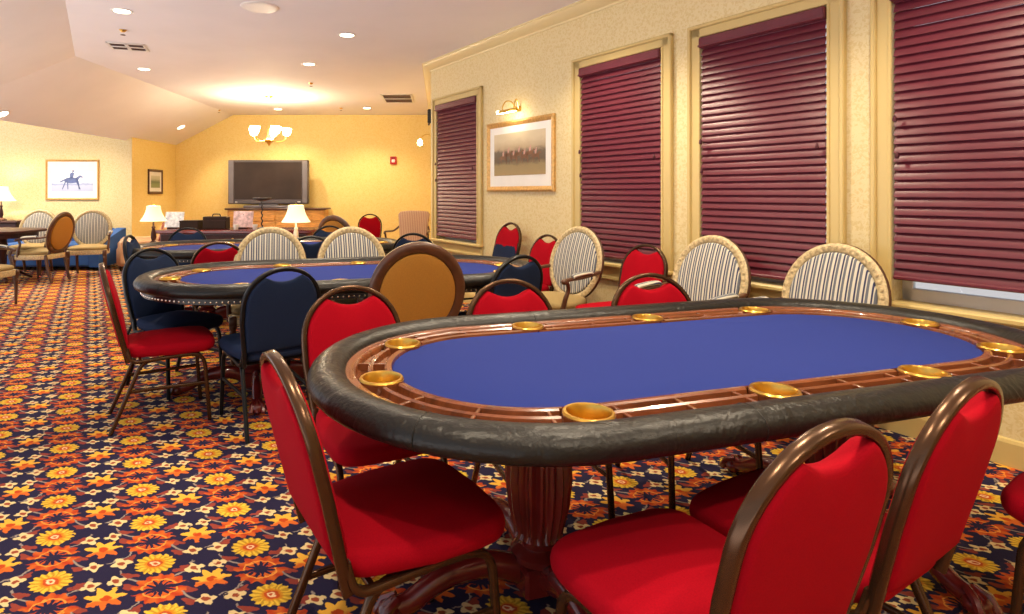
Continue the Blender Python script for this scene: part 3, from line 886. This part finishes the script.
mb = MB(); mb.cushion(ol, -.07, .07, .05, .02, .02, T=Pc); mb.build('backrest', M['tan'], t)
mb = MB(); mb.tube([Pc(y, z, .05) for y, z in ol], .014, up=(1, 0, .2)); mb.build('edging', M['redtrim'], t)
for sg in (-1, 1):
    mb = MB(); mb.box((-.32, .34 * sg - .06, .08), (.34, .34 * sg + .06, .52), .05); mb.build('arm', M['tan'], t)
    for fx in (-.28, .3):
        mb = MB(); mb.lathe([(.015, 0), (.025, .08), (.025, .1)], 10, (fx, .28 * sg, 0)); mb.build('leg', M['darkwood'], t)
# console with a lamp at far left
def shaded_lamp(label, loc, hb, sh, rt, rb, basemat, energy=12, name='table_lamp'):
    t = thing(name, label, 'lamp', loc)
    mb = MB(); mb.lathe([(.085, 0), (.085, .02), (.05, .035), (.022, .06), (.034, .10), (.030, .16), (.016, .22), (.018, hb * .7), (.026, hb * .74), (.012, hb * .8), (.010, hb + sh * .5)], 20); mb.build('base', basemat, t)
    pr = [(rb, hb), (rb * .985, hb + .006)]
    for i in range(1, 9):
        q = i / 8; pr.append((rt + (rb - rt) * (1 - q) ** 1.9, hb + sh * q))
    rs = []
    mb = MB(); outp = pr; inp = [(r - .004, z) for r, z in pr[::-1]]
    mb.rings([[(r * math.cos(2 * PI * j / 32), r * math.sin(2 * PI * j / 32), z) for j in range(32)] for r, z in outp + inp + outp[:1]], True, False, False)
    mb.build('lamp_shade', M['shade'], t)
    mb = MB(); mb.lathe([(.004, hb + sh), (.010, hb + sh + .012), (.003, hb + sh + .03)], 10); mb.lathe([(rt, hb + sh - .012), (rt, hb + sh - .008), (.004, hb + sh - .006)], 24) if False else None
    mb.tube([(-rt, 0, hb + sh - .01), (rt, 0, hb + sh - .01)], .003, seg=6); mb.build('finial', M['brass'], t)
    mb = MB(); mb.blob((0, 0, hb + sh * .5), (.028, .028, .04)); mb.build('bulb', M['bulb'], t)
    l = bpy.data.lights.new('lamp_light', 'POINT'); l.energy = energy; l.color = (1, .78, .48); l.shadow_soft_size = .04
    lo = bpy.data.objects.new('lamp_light', l); C.objects.link(lo); lo.location = (0, 0, hb + sh * .5 + .07); lo.parent = t
    return t
t = thing('console_table', 'dark console table under the lamp against the alcove wall', 'table', (-7.95, 10.85, 0))
mb = MB(); mb.box((-.45, -.22, .74), (.45, .22, .79), .01); mb.build('tabletop', M['darkwood'], t)
mb = MB(); mb.box((-.42, -.19, .62), (.42, .19, .74), .006); mb.build('apron', M['darkwood'], t)
for x in (-.39, .39):
    for y in (-.16, .16):
        mb = MB(); mb.tube([(x, y, 0), (x, y, .64)], .025, sq=True, taper=lambda q: .6 + .4 * q); mb.build('leg', M['darkwood'], t)
shaded_lamp('lit table lamp with cream shade at the left frame edge', (-7.84, 10.72, .79), .35, .26, .11, .23, M['darkwood'], 30)
# ------------------------------------------------------------------ desk, end tables, lamps
t = thing('desk', 'dark mahogany desk carrying boxes and prints below the television', 'desk', (-2.90, 8.75, 0))
mb = MB(); mb.box((-1.10, -.36, .715), (1.10, .36, .765), .012); mb.build('desktop', M['mahog'], t)
for x0, x1 in ((-1.04, -.5), (.5, 1.04)):
    mb = MB(); mb.box((x0, -.31, 0), (x1, .31, .715), .008); p = mb.build('pedestal_cabinet', M['mahog'], t)
mb = MB(); mb.box((-.52, -.29, .50), (.52, .31, .715), .006); mb.build('modesty_panel', M['mahog'], t)
for x0, x1 in ((-1.02, -.52), (-.49, .49), (.52, 1.02)):
    mb = MB(); mb.box((x0, -.335, .57), (x1, -.31, .70), .006); d_ = mb.build('drawer', M['darkwood'], t)
    mb = MB(); mb.lathe([(.014, 0), (.016, .012), (.008, .02)], 10, ((x0 + x1) / 2, -.36, .635)); mb.build('knob', M['brass'], d_)
def end_table(label, loc, h, top=.24):
    t = thing('end_table', label, 'table', (*loc, 0))
    mb = MB(); mb.box((-top, -top, h - .035), (top, top, h), .01); mb.build('tabletop', M['honey'], t)
    mb = MB(); mb.box((-top + .03, -top + .03, h - .13), (top - .03, top - .03, h - .035), .004); mb.build('apron', M['honey'], t)
    for x in (-1, 1):
        for y in (-1, 1):
            q = top - .05; mb = MB(); mb.tube([(x * q, y * q, 0), (x * q, y * q, h - .06)], .022, sq=True, taper=lambda k: .6 + .4 * k); mb.build('leg', M['honey'], t)
    return t
e1_ = atY(153.5, 245, 7.9); end_table('small wooden end table under the left white-shaded lamp', e1_[:2], round(e1_[2], 3))
shaded_lamp('lit white-shaded table lamp on the left, below the small portrait', e1_, .315, .20, .085, .165, M['darkwood'], 7)
e2_ = atY(296, 246, 7.3); end_table('small wooden end table under the right white-shaded lamp', e2_[:2], round(e2_[2], 3))
shaded_lamp('lit white-shaded table lamp with white base, below the television', e2_, .29, .205, .095, .175, M['white'], 7)
# things on the desk
def on_desk(u, Y=8.7): return ((u - CX) / F * Y, Y, .765)
def display(label, u, w, h, m, Y=8.75):
    x, y, z = on_desk(u, Y); t = thing('display_stand', label, 'picture stand', (x, y, z))
    m4 = Matrix.Rotation(math.radians(-14), 4, 'X')
    mb = MB(); mb.box((-w / 2, -.008, .02), (w / 2, .008, h), .003, m4); mb.build('print', m, t)
    mb = MB(); mb.tube([(0, .06, .0), (0, .045, h * .8)], .006, seg=6); mb.box((-w * .3, -.04, 0), (w * .3, .07, .02), .004); mb.build('easel', M['darkwood'], t)
display('blue and white printed sheet on a small stand at the left end of the desk', 173.5, .27, .25, M['paperw'])
display('pink and white printed sheet on a small stand right of the dark case', 242.5, .29, .26, M['paperp'])
x, y, z = on_desk(191.5); t = thing('storage_box', 'low dark wooden box on the desk, left of the case with a handle', 'box', (x, y, z))
mb = MB(); mb.box((-.135, -.1, 0), (.135, .1, .115), .006); mb.build('body', M['boxwood'], t); mb = MB(); mb.box((-.14, -.105, .108), (.14, .105, .125), .005); mb.build('lid', M['boxwood'], t)
x, y, z = on_desk(216.5); t = thing('carry_case', 'larger black case with a top handle on the desk', 'case', (x, y, z))
mb = MB(); mb.box((-.168, -.09, 0), (.168, .09, .18), .01); mb.build('body', M['boxwood'], t)
mb = MB(); mb.tube(fillet([(-.06, 0, .178), (-.05, 0, .215), (.05, 0, .215), (.06, 0, .178)], .03), .008, seg=7, up=(0, 1, 0)); mb.build('handle', M['black'], t)
mb = MB(); mb.box((-.17, -.092, .12), (.17, -.088, .126)); mb.build('seam', M['darkwood'], t)
t = thing('candle_stand', 'tall twisted black iron candle stand with a wide flat plate on the desk', 'candle holder', (on_desk(262)[0], 8.7, .765))
mb = MB(); mb.tube([(.008 * math.cos(i * .9), .008 * math.sin(i * .9), .03 + i * .0115) for i in range(33)], .010, seg=7, up=(1, 0, 0)); mb.tube([(0, 0, .02), (0, 0, .42)], .008); mb.build('stem', M['black'], t)
mb = MB(); mb.lathe([(.07, 0), (.07, .012), (.02, .03)], 20); mb.build('base', M['black'], t)
mb = MB(); mb.lathe([(.02, .40), (.115, .425), (.13, .44), (.13, .452), (.11, .445), (.02, .44)], 24); mb.build('plate', M['black'], t)
for u, lab in ((236, 'small cream cup in front of the pink printed sheet'), (255, 'small cream cup left of the iron candle stand')):
    x, y, z = on_desk(u, 8.5); mb = MB(); mb.lathe([(.025, 0), (.03, .005), (.037, .075), (.034, .075), (.028, .01), (.01, .008)], 18)
    tag(mb.build('cup', M['mount'], loc=(x, y, z)), lab, 'cup', 'cups on the desk')
# ------------------------------------------------------------------ sideboard and television
t = thing('sideboard', 'honey-coloured wooden sideboard against the far wall under the television', 'cabinet', ((278.5 - CX) / F * 12.65, 12.68, 0))
mb = MB(); mb.box((-1.0, -.25, .08), (1.0, .25, .93), .008); mb.build('body', M['honey'], t)
mb = MB(); mb.box((-1.05, -.29, .93), (1.05, .27, .965), .012); mb.build('tabletop', M['brownwood'], t)
mb = MB(); mb.box((-.98, -.23, 0), (.98, .23, .08)); mb.build('plinth', M['brownwood'], t)
for k in range(4):
    x0 = -.98 + k * .49; mb = MB(); mb.box((x0 + .015, -.272, .14), (x0 + .475, -.25, .68), .006); mb.box((x0 + .07, -.278, .20), (x0 + .42, -.27, .62), .005); dd = mb.build('door', M['honey'], t)
    mb = MB(); mb.lathe([(.012, 0), (.016, .015), (.006, .02)], 10, (x0 + (.43 if k % 2 == 0 else .06), -.285, .42)); mb.build('knob', M['brass'], dd)
    mb = MB(); mb.box((x0 + .015, -.272, .70), (x0 + .475, -.25, .91), .006); dd = mb.build('drawer', M['honey'], t)
    mb = MB(); mb.blob((x0 + .245, -.285, .80), (.016, .016, .016), 8, 6); mb.build('knob', M['brass'], dd)
YT = 12.6; x0, _, z1 = atY(228, 160, YT); x1, _, z0 = atY(308, 204, YT); zs = .965
t = thing('television', 'large grey flat television with side speakers on the sideboard', 'television', ((x0 + x1) / 2, YT, zs)); hw = (x1 - x0) / 2
mb = MB(); mb.box((-hw, 0, z0 - zs), (hw, .14, z1 - zs), .012); body = mb.build('body', M['plastic'], t)
q0, q1 = hw * .80, .075
for sg in (-1, 1):
    a, b = sorted((sg * hw * .985, sg * hw * .86)); mb = MB(); mb.box((a, -.014, z0 - zs + .02), (b, .01, z1 - zs - .012), .006); mb.build('speaker', M['silver'], t)
mb = MB(); mb.box((-hw * .845, -.008, z0 - zs + .10), (hw * .845, .01, z1 - zs - .045), .003); mb.build('screen', M['screen'], t)
mb = MB(); mb.box((-hw * .845, -.012, z0 - zs + .012), (hw * .845, .01, z0 - zs + .085), .004); mb.box((hw * .74, -.014, z0 - zs + .035), (hw * .82, -.012, z0 - zs + .055)); mb.build('lower_bezel', M['plastic'], t)
mb = MB(); mb.box((hw * .74, -.0165, z0 - zs + .036), (hw * .82, -.0145, z0 - zs + .052)); mb.box((-hw * .82, -.0165, z0 - zs + .036), (-hw * .76, -.0145, z0 - zs + .048)); mb.build('badge', M['white'], t)
mb = MB(); mb.box((-hw * .6, -.05, 0), (hw * .75, .18, .05), .01); mb.box((-.2, .03, .04), (.2, .1, z0 - zs + .02), .005); mb.build('stand', M['silver'], t)
# checked armchair by the return wall
t = thing('open_armchair', 'checked fabric armchair with curved wooden arms at the far end of the window wall', 'armchair', (-.50, 9.75, 0), math.radians(-100))
def Pa(y, z, o): return (-.26 - .22 * (z - .4) + o, y, z)
ol = [(-.22, .50), (-.27, .92), (-.24, .97), (-.1, .985), (.1, .985), (.24, .97), (.27, .92), (.22, .50), (0, .48)]
mb = MB(); mb.cushion(ol, -.035, .04, .025, .015, .01, T=Pa); mb.build('backrest', M['check'], t)
so = [(.30 * math.copysign(abs(math.cos(a)) ** .4, math.cos(a)) + .02, .31 * math.copysign(abs(math.sin(a)) ** .4, math.sin(a))) for a in [2 * PI * i / 32 for i in range(32)]]
mb = MB(); mb.cushion(so, .36, .46, .035, .03); mb.build('seat', M['check'], t)
mb = MB(); mb.cushion([(x * .97, y * .97) for x, y in so], .31, .375, .006, 0, rad=2); mb.build('seat_rail', M['brownwood'], t)
for sg in (-1, 1):
    mb = MB(); mb.tube(smooth_path([Pa(.25 * sg, .72, 0), (-.16, .30 * sg, .66), (.05, .34 * sg, .66), (.20, .35 * sg, .665), (.24, .35 * sg, .64)], 5), .017, .016)
    mb.tube(smooth_path([(.21, .35 * sg, .655), (.17, .345 * sg, .56), (.20, .32 * sg, .46), (.18, .29 * sg, .34)], 5), .016, up=(0, 1, 0)); mb.build('arm', M['brownwood'], t)
    mb = MB(); mb.tube(smooth_path([(.26, .26 * sg, .34), (.285, .275 * sg, .22), (.255, .265 * sg, .08), (.275, .275 * sg, .0)], 5), .024, up=(0, 1, 0), taper=lambda q: 1.1 - .55 * q); mb.build('leg', M['brownwood'], t)
    mb = MB(); mb.tube([(-.24, .23 * sg, .36), (-.27, .23 * sg, .18), (-.36, .23 * sg, 0)], .02, up=(0, 1, 0), sq=True); mb.build('leg', M['brownwood'], t)
# small low table by the far red chair
t = thing('side_table', 'low dark table with a pale top right of the far red chair', 'table', (*atY(378, 243, 11.2)[:2], 0))
mb = MB(); mb.lathe([(.36, .33), (.37, .335), (.37, .36), (.35, .365)], 32); mb.build('tabletop', M['mount'], t)
mb = MB(); mb.lathe([(.34, .27), (.34, .33)], 32); mb.build('apron', M['darkwood'], t)
for a in range(4):
    th = a * PI / 2 + .6; mb = MB(); mb.tube([(.30 * math.cos(th), .30 * math.sin(th), 0), (.27 * math.cos(th), .27 * math.sin(th), .3)], .02, sq=True); mb.build('leg', M['darkwood'], t)
# ------------------------------------------------------------------ pictures (built facing local -y)
def frame_picture(label, loc, rz, w, h, fw, fmat, mw, pmat, pic):
    t = thing('framed_picture', label, 'picture', loc, rz)
    mb = MB()
    pr = [(0, -.0), (0, -.022), (fw * .35, -.030), (fw * .7, -.022), (fw, -.012), (fw, 0)]
    rs = []
    for d, y in pr + pr[:1]: rs.append([(sx * (w / 2 - d), y, sz * (h / 2 - d)) for sx, sz in ((-1, -1), (1, -1), (1, 1), (-1, 1))])
    mb.rings(rs, True, False, False); mb.build('frame', fmat, t, smooth=30)
    a, b = w / 2 - fw * .9, h / 2 - fw * .9
    mb = MB(); mb.box((-a, -.010, -b), (a, -.002, b)); mb.build('mount', M['mount'], t, smooth=0)
    a2, b2 = a - mw[0], b - mw[1]
    mb = MB(); mb.box((-a2, -.0125, -b2 + mw[2]), (a2, -.0095, b2 + mw[2])); mb.build('print', pmat, t, smooth=0)
    def figure(px, pz, s, m1, m2):
        mb = MB(); y = -.0135
        def flat(pts, m_=None): 
            n = len(pts); mb.rings([[(px + x * s, y, pz + z * s) for x, z in pts], [(px + x * s, y + .002, pz + z * s) for x, z in pts]])
        el = [(.5 * math.cos(2 * PI * i / 14), .2 * math.sin(2 * PI * i / 14)) for i in range(14)]
        flat(el); flat([(.24, .12), (.46, .0), (.62, .20), (.80, .17), (.80, .26), (.60, .36)])
        for lx, dx in ((-.42, -.22), (-.3, .05), (.3, .3), (.42, .1)): flat([(lx, -.05), (lx + .1, -.05), (lx + dx + .06, -.62), (lx + dx, -.62)])
        flat([(-.48, .08), (-.8, -.1), (-.72, -.14), (-.45, -.02)])
        mb.build('painted_horse', m1, t, smooth=0)
        if m2:
            mb = MB(); flat([(-.08, .12), (.12, .12), (.22, .5), (.06, .56), (-.1, .45)]); flat([(.08, .56), (.2, .56), (.2, .7), (.08, .7)]); mb.build('painted_rider', m2, t, smooth=0)
    if pic == 'hunt':
        for k in range(7): figure(-a2 * .62 + k * a2 * .21, -b2 * .14 + (k % 2) * .03 + mw[2], .11, M['horsecoat'], M['coat'])
    elif pic == 'horse': figure(-.02, .02 + mw[2], .27, M['horseblue'], M['horseblue'])
    return t
# hunting print on the window wall
ua, ub = 488.5, 556; sa, sb = ws(ua), ws(ub)
def wz(u, v): return HC - (v - V0) / F * wall_pt(u).y
zt, zb = (wz(488.5, 124.5) + wz(556, 113.5)) / 2, (wz(488.5, 192.5) + wz(556, 190.5)) / 2
mid = C0 - W * ((sa + sb) / 2) - N * .003
frame_picture('gold-framed hunting print of riders under the picture light', (mid.x, mid.y, (zt + zb) / 2), ANG, sb - sa, zt - zb, .055, M['goldframe'], (.085, .10, .02), M['hunt'], 'hunt')
# its brass picture light
lp = C0 - W * ((sa + sb) / 2 - .02) - N * 0.0
zl = zt + .10
t = thing('picture_light', 'brass picture light with two curled arms above the hunting print', 'wall lamp', (lp.x, lp.y, zl), ANG)
mb = MB(); mb.box((-.05, -.014, -.02), (.05, 0, .035), .005); mb.build('backplate', M['brass'], t)
for sg in (-1, 1):
    mb = MB(); mb.tube(smooth_path([(.02 * sg, -.012, .01), (.05 * sg, -.05, .085), (.085 * sg, -.10, .09), (.10 * sg, -.13, .03), (.095 * sg, -.13, -.005)], 5), .006, seg=7); mb.build('arm', M['brass'], t)
mb = MB(); mb.tube([(-.15, -.13, -.015), (.15, -.13, -.015)], .017, seg=10); mb.build('lamp_tube', M['brass'], t)
mb = MB(); mb.tube([(-.185, -.13, -.016), (-.15, -.13, -.016)], .018, seg=10); mb.tube([(-.13, -.13, -.03), (.13, -.13, -.03)], .007, seg=8); mb.build('bulb', M['bulb'], t)
def point(loc, e, col=(1, .8, .52), r=.03, parent=None, kind='POINT'):
    l = bpy.data.lights.new('lamp_light', kind); l.energy = e; l.color = col; l.shadow_soft_size = r
    o = bpy.data.objects.new('lamp_light', l); C.objects.link(o); o.location = loc
    if parent: o.parent = parent
    return o
point((0, -.13, -.06), 3.5, parent=t)
# alcove horse picture and the small portrait
x0, _, z1 = atY(46.2, 159.7, YA); x1, _, z0 = atY(99.3, 200, YA)
frame_picture('gilt-framed pale blue racehorse picture on the bright alcove wall', ((x0 + x1) / 2, YA - .003, (z0 + z1) / 2), 0, x1 - x0, z1 - z0, .035, M['goldframe'], (.075, .16, -.03), M['horse'], 'horse')
yq = F * -XL / (CX - 154.5); zt = HC - (169.5 - V0) / F * yq; zb = HC - (194 - V0) / F * yq
ya_, yb_ = F * -XL / (CX - 147.5), F * -XL / (CX - 161.8)
frame_picture('small portrait-shaped picture in a brown frame beside the alcove corner', (XL + .003, (ya_ + yb_) / 2, (zt + zb) / 2), PI / 2, abs(yb_ - ya_), zt - zb, .05, M['brownwood'], (.07, .08, 0), M['small'], '')
# fire alarm strobe
x, y, z = atY(393.5, 160.5, YB)
t = thing('fire_alarm', 'small red fire alarm with a white strobe lens on the far yellow wall', 'fire alarm', (x, YB, z))
mb = MB(); mb.box((-.07, -.045, -.085), (.07, 0, .085), .01); mb.build('housing', M['alarm'], t)
mb = MB(); mb.box((-.035, -.075, -.045), (.035, -.044, .02), .01); mb.build('strobe_lens', M['white'], t)
mb = MB()
for k in range(4): mb.box((-.045, -.047, .035 + k * .011), (.045, -.0445, .040 + k * .011))
mb.build('sounder_slots', M['black'], t, smooth=0)
# sconce on the return wall, two dark wall hooks
x, y, z = atY(420, 142, 9.9)
t = thing('wall_sconce', 'small lit brass wall sconce above the checked armchair', 'wall lamp', (C0.x, 9.9, z))
mb = MB(); mb.lathe([(.05, 0), (.05, .012), (.02, .02)], 18); 
o = mb.build('backplate', M['brass'], t); o.rotation_euler = (0, -PI / 2, 0); o.location = (0, 0, .06)
mb = MB(); mb.tube(smooth_path([(0, 0, .06), (-.07, 0, .12), (-.15, 0, .11), (x - C0.x, 0, .05)], 5), .007, seg=7, up=(0, 1, 0)); mb.build('arm', M['brass'], t)
mb = MB(); mb.lathe([(.012, .05), (.03, .03), (.045, -.02), (.035, -.05), (.01, -.06)], 16, (x - C0.x, 0, 0)); mb.build('bulb', M['bulb'], t)
point((x - C0.x, 0, -.09), 4, parent=t)
x, y, z = atY(430, 116, 8.3); mb = MB(); mb.box((-.055, -.04, -.1), (0, .04, .09), .01); mb.tube([(-.03, 0, -.09), (-.04, 0, -.13)], .012)
tag(mb.build('wall_speaker', M['black'], loc=(C0.x, 8.3, z)), 'small black speaker high on the wall just round the corner', 'speaker')
# ------------------------------------------------------------------ ceiling fittings
def downlight(label, x, y, z=H - .001, tilt=0, e=60, spread=125):
    t = thing('downlight', label, 'ceiling light', (x, y, z)); t.rotation_euler = (0, tilt, 0)
    mb = MB(); mb.lathe([(.066, 0), (.072, -.002), (.088, -.006), (.095, -.004), (.098, 0)], 28); mb.build('trim_ring', M['white'], t)
    mb = MB(); mb.lathe([(.072, -.0035), (.05, -.009), (.02, -.012), (.002, -.012)], 24); mb.build('lens', M['lens'], t)
    l = bpy.data.lights.new('downlight_beam', 'SPOT'); l.energy = e; l.color = (1, .83, .60); l.shadow_soft_size = .055; l.spot_size = math.radians(spread); l.spot_blend = .6
    o = bpy.data.objects.new('downlight_beam', l); C.objects.link(o); o.parent = t; o.location = (0, 0, -.03)
    return t
def cl(u, v): return at(u, v, H)
for (u, v, lab) in ((122, 11, 'recessed downlight nearest the vent at the upper left'), (347, 35, 'recessed downlight at the middle top of the ceiling, right of the round speaker'),
                    (144, 69, 'recessed downlight beyond the left vent, close to the slope'), (309, 64, 'recessed downlight left of the far vent and above the light pool'),
                    (367, 108, 'recessed downlight just left of the far ceiling vent, near the back wall'), (278, 109, 'recessed downlight behind the chandelier stem')):
    x, y = cl(u, v); downlight(lab, x, y, e=172)
def on_slope(u, v):
    # ray meets z = H - PITCH*(XE - x)
    a = (u - CX) / F; b = -(v - V0) / F
    Y = (H - PITCH * XE - HC) / (b - PITCH * a); return a * Y, Y, HC + b * Y
for (u, v, lab) in ((181, 127, 'recessed downlight set in the sloping ceiling near the back corner'), (2, 114, 'glaring recessed downlight at the left frame edge above the alcove')):
    x, y, z = on_slope(u, v); downlight(lab, x, y, z - .003, tilt=-math.atan(PITCH), e=110)
for (x, y) in ((.75, 1.75), (1.9, 2.4), (-.45, .9), (-.55, 3.75), (-1.5, 4.4), (1.0, 3.5), (2.4, .7), (.9, -.3), (2.6, -1.5), (.8, 4.6)):
    downlight('recessed downlight in the near ceiling out of view above the tables', x, y, e=172)['group'] = 'downlights above the near tables'
for x, y in ((-6.6, 9.6), (-7.6, 9.0)):
    downlight('recessed downlight in the alcove ceiling', x, y, 3.098, e=480)['group'] = 'alcove downlights'
# vents
def vent(label, pts, rz, w, h, nb):
    x, y = pts; t = thing('ceiling_vent', label, 'vent', (x, y, H), rz)
    mb = MB(); a, b = w / 2, h / 2
    for p, q in (((-a, -b, -.012), (-a + .03, b, 0)), ((a - .03, -b, -.012), (a, b, 0)), ((-a, -b, -.012), (a, -b + .03, 0)), ((-a, b - .03, -.012), (a, b, 0))): mb.box(p, q, .004)
    if nb[0] == 'x': mb.box((-.02, -b, -.012), (.02, b, 0), .004)
    mb.box((-a, -.018, -.012), (a, .018, 0), .004)
    mb.build('frame', M['white'], t)
    mb = MB()
    cells = [(-a + .03, a - .03)] if nb[0] != 'x' else [(-a + .03, -.02), (.02, a - .03)]
    for x0, x1 in cells:
        for y0, y1 in ((-b + .03, -.018), (.018, b - .03)):
            mb.box((x0, y0, -.003), (x1, y1, -.001))
            for k in range(4):
                yy = y0 + (y1 - y0) * (k + .5) / 4; mb.box((x0, yy - .004, -.009), (x1, yy + .004, -.003))
    mb.build('grille', M['grille'], t, smooth=0)
p1 = cl(128, 46.5); vent('white ceiling vent with dark slots at the upper left beside a downlight', p1, math.radians(18), .40, .36, 'x')
p2 = cl(398, 98.5); vent('wide two-slot ceiling vent near the far window', p2, 0, .54, .95, 'o')
x, y = cl(260, 7); t = thing('ceiling_speaker', 'round white ceiling speaker at the top edge', 'speaker', (x, y, H))
mb = MB(); mb.lathe([(.13, -.012), (.15, -.012), (.165, -.006), (.168, 0)], 36); mb.build('rim', M['white'], t)
mb = MB(); mb.lathe([(.133, -.006), (.08, -.009), (.01, -.010)], 30); mb.build('grille', M['ceiling'], t)
for (u, v, lab) in ((123, 30, 'ceiling sprinkler head above the left vent'), (311, 83, 'ceiling sprinkler head above the light pool, toward the window side'), (219, 110, 'ceiling sprinkler head on the slope edge near the back wall'), (341, 108, 'ceiling sprinkler head left of the last downlight')):
    x, y = cl(u, v); t = thing('sprinkler', lab, 'sprinkler', (x, y, H), 0, 'ceiling sprinkler heads')
    mb = MB(); mb.lathe([(.02, -.02), (.03, -.006), (.04, 0)], 14); mb.build('escutcheon', M['brass'], t)
    mb = MB(); mb.tube([(0, 0, -.015), (0, 0, -.05)], .008, seg=8); mb.lathe([(.004, -.056), (.024, -.053), (.024, -.050), (.004, -.048)], 12); mb.build('head', M['grille'], t)
# chandelier
x, y = cl(269, 96); t = thing('chandelier', 'lit five-light brass chandelier hanging from the ceiling before the far wall', 'chandelier', (x, y, H))
zb = HC + 60 / F * y - H
mb = MB(); mb.lathe([(.07, 0), (.065, -.02), (.02, -.045), (.008, -.06)], 20); mb.build('canopy', M['brass'], t)
mb = MB(); mb.tube([(0, 0, -.05), (0, 0, zb - .12)], .011, seg=8); mb.build('stem', M['brass'], t)
mb = MB(); mb.lathe([(.004, -.37), (.02, -.335), (.045, -.30), (.09, -.275), (.095, -.26), (.04, -.23), (.02, -.16), (.012, -.05)], 20, (0, 0, zb + .12)); mb.build('bowl', M['brass'], t)
for k in range(5):
    a = 2 * PI * k / 5 + .35; c_, s_ = math.cos(a), math.sin(a)
    mb = MB(); mb.tube([(p.x * c_, p.x * s_, p.y) for p in smooth_path([(.03, zb - .12), (.14, zb - .17), (.26, zb - .14), (.30, zb - .06)], 5)], .008, seg=7); ar = mb.build('arm', M['brass'], t)
    mb = MB(); mb.lathe([(.025, -.06), (.055, -.04), (.075, .02), (.085, .07), (.080, .07), (.06, .0), (.02, -.045)], 18, (.30 * c_, .30 * s_, zb)); mb.build('glass_shade', M['bulb'], t)
point((0, 0, zb + .10), 130, r=.15, parent=t)
# ------------------------------------------------------------------ light from outdoors, plus an added ground glow
w = bpy.data.worlds.new('daylight_and_fill'); bpy.context.scene.world = w; w.use_nodes = True
nt = w.node_tree; bg = nt.nodes['Background']; g = G(nt)
tc = nt.nodes.new('ShaderNodeTexCoord'); sp = nt.nodes.new('ShaderNodeSeparateXYZ'); lk(nt, tc.outputs['Generated'], sp.inputs[0])
up = g.m('MULTIPLY_ADD', sp.outputs[2], 8, .5, clamp=True)      # glow added below the horizon to brighten the ceiling, pale sky above
lk(nt, g.mix(up, (.98, .93, .92), (.80, .88, 1.0)), bg.inputs[0])
side = g.m('MULTIPLY_ADD', sp.outputs[0], -1.5, .5, clamp=True)  # the added glow is strong on the left, weak on the right
lo_ = g.m('MULTIPLY_ADD', side, 3.1, .9)
lk(nt, g.m('ADD', g.m('MULTIPLY', lo_, g.m('SUBTRACT', 1, up)), g.m('MULTIPLY', up, 1.2)), bg.inputs[1])
# ------------------------------------------------------------------ camera
cam = bpy.data.cameras.new('camera'); co = bpy.data.objects.new('camera', cam); C.objects.link(co)
co.location = (0, 0, HC); co.rotation_euler = (PI / 2, 0, 0)
cam.sensor_fit = 'HORIZONTAL'; cam.sensor_width = 36; cam.lens = F / 1024 * 36
cam.shift_x = (512 - CX) / 1024; cam.shift_y = -(307 - V0) / 1024; cam.clip_start = .02
sc = bpy.context.scene; sc.camera = co
vs = sc.view_settings; vs.view_transform = 'Standard'; vs.look = 'None'; vs.gamma = 1; vs.use_curve_mapping = False; vs.exposure = -0.35
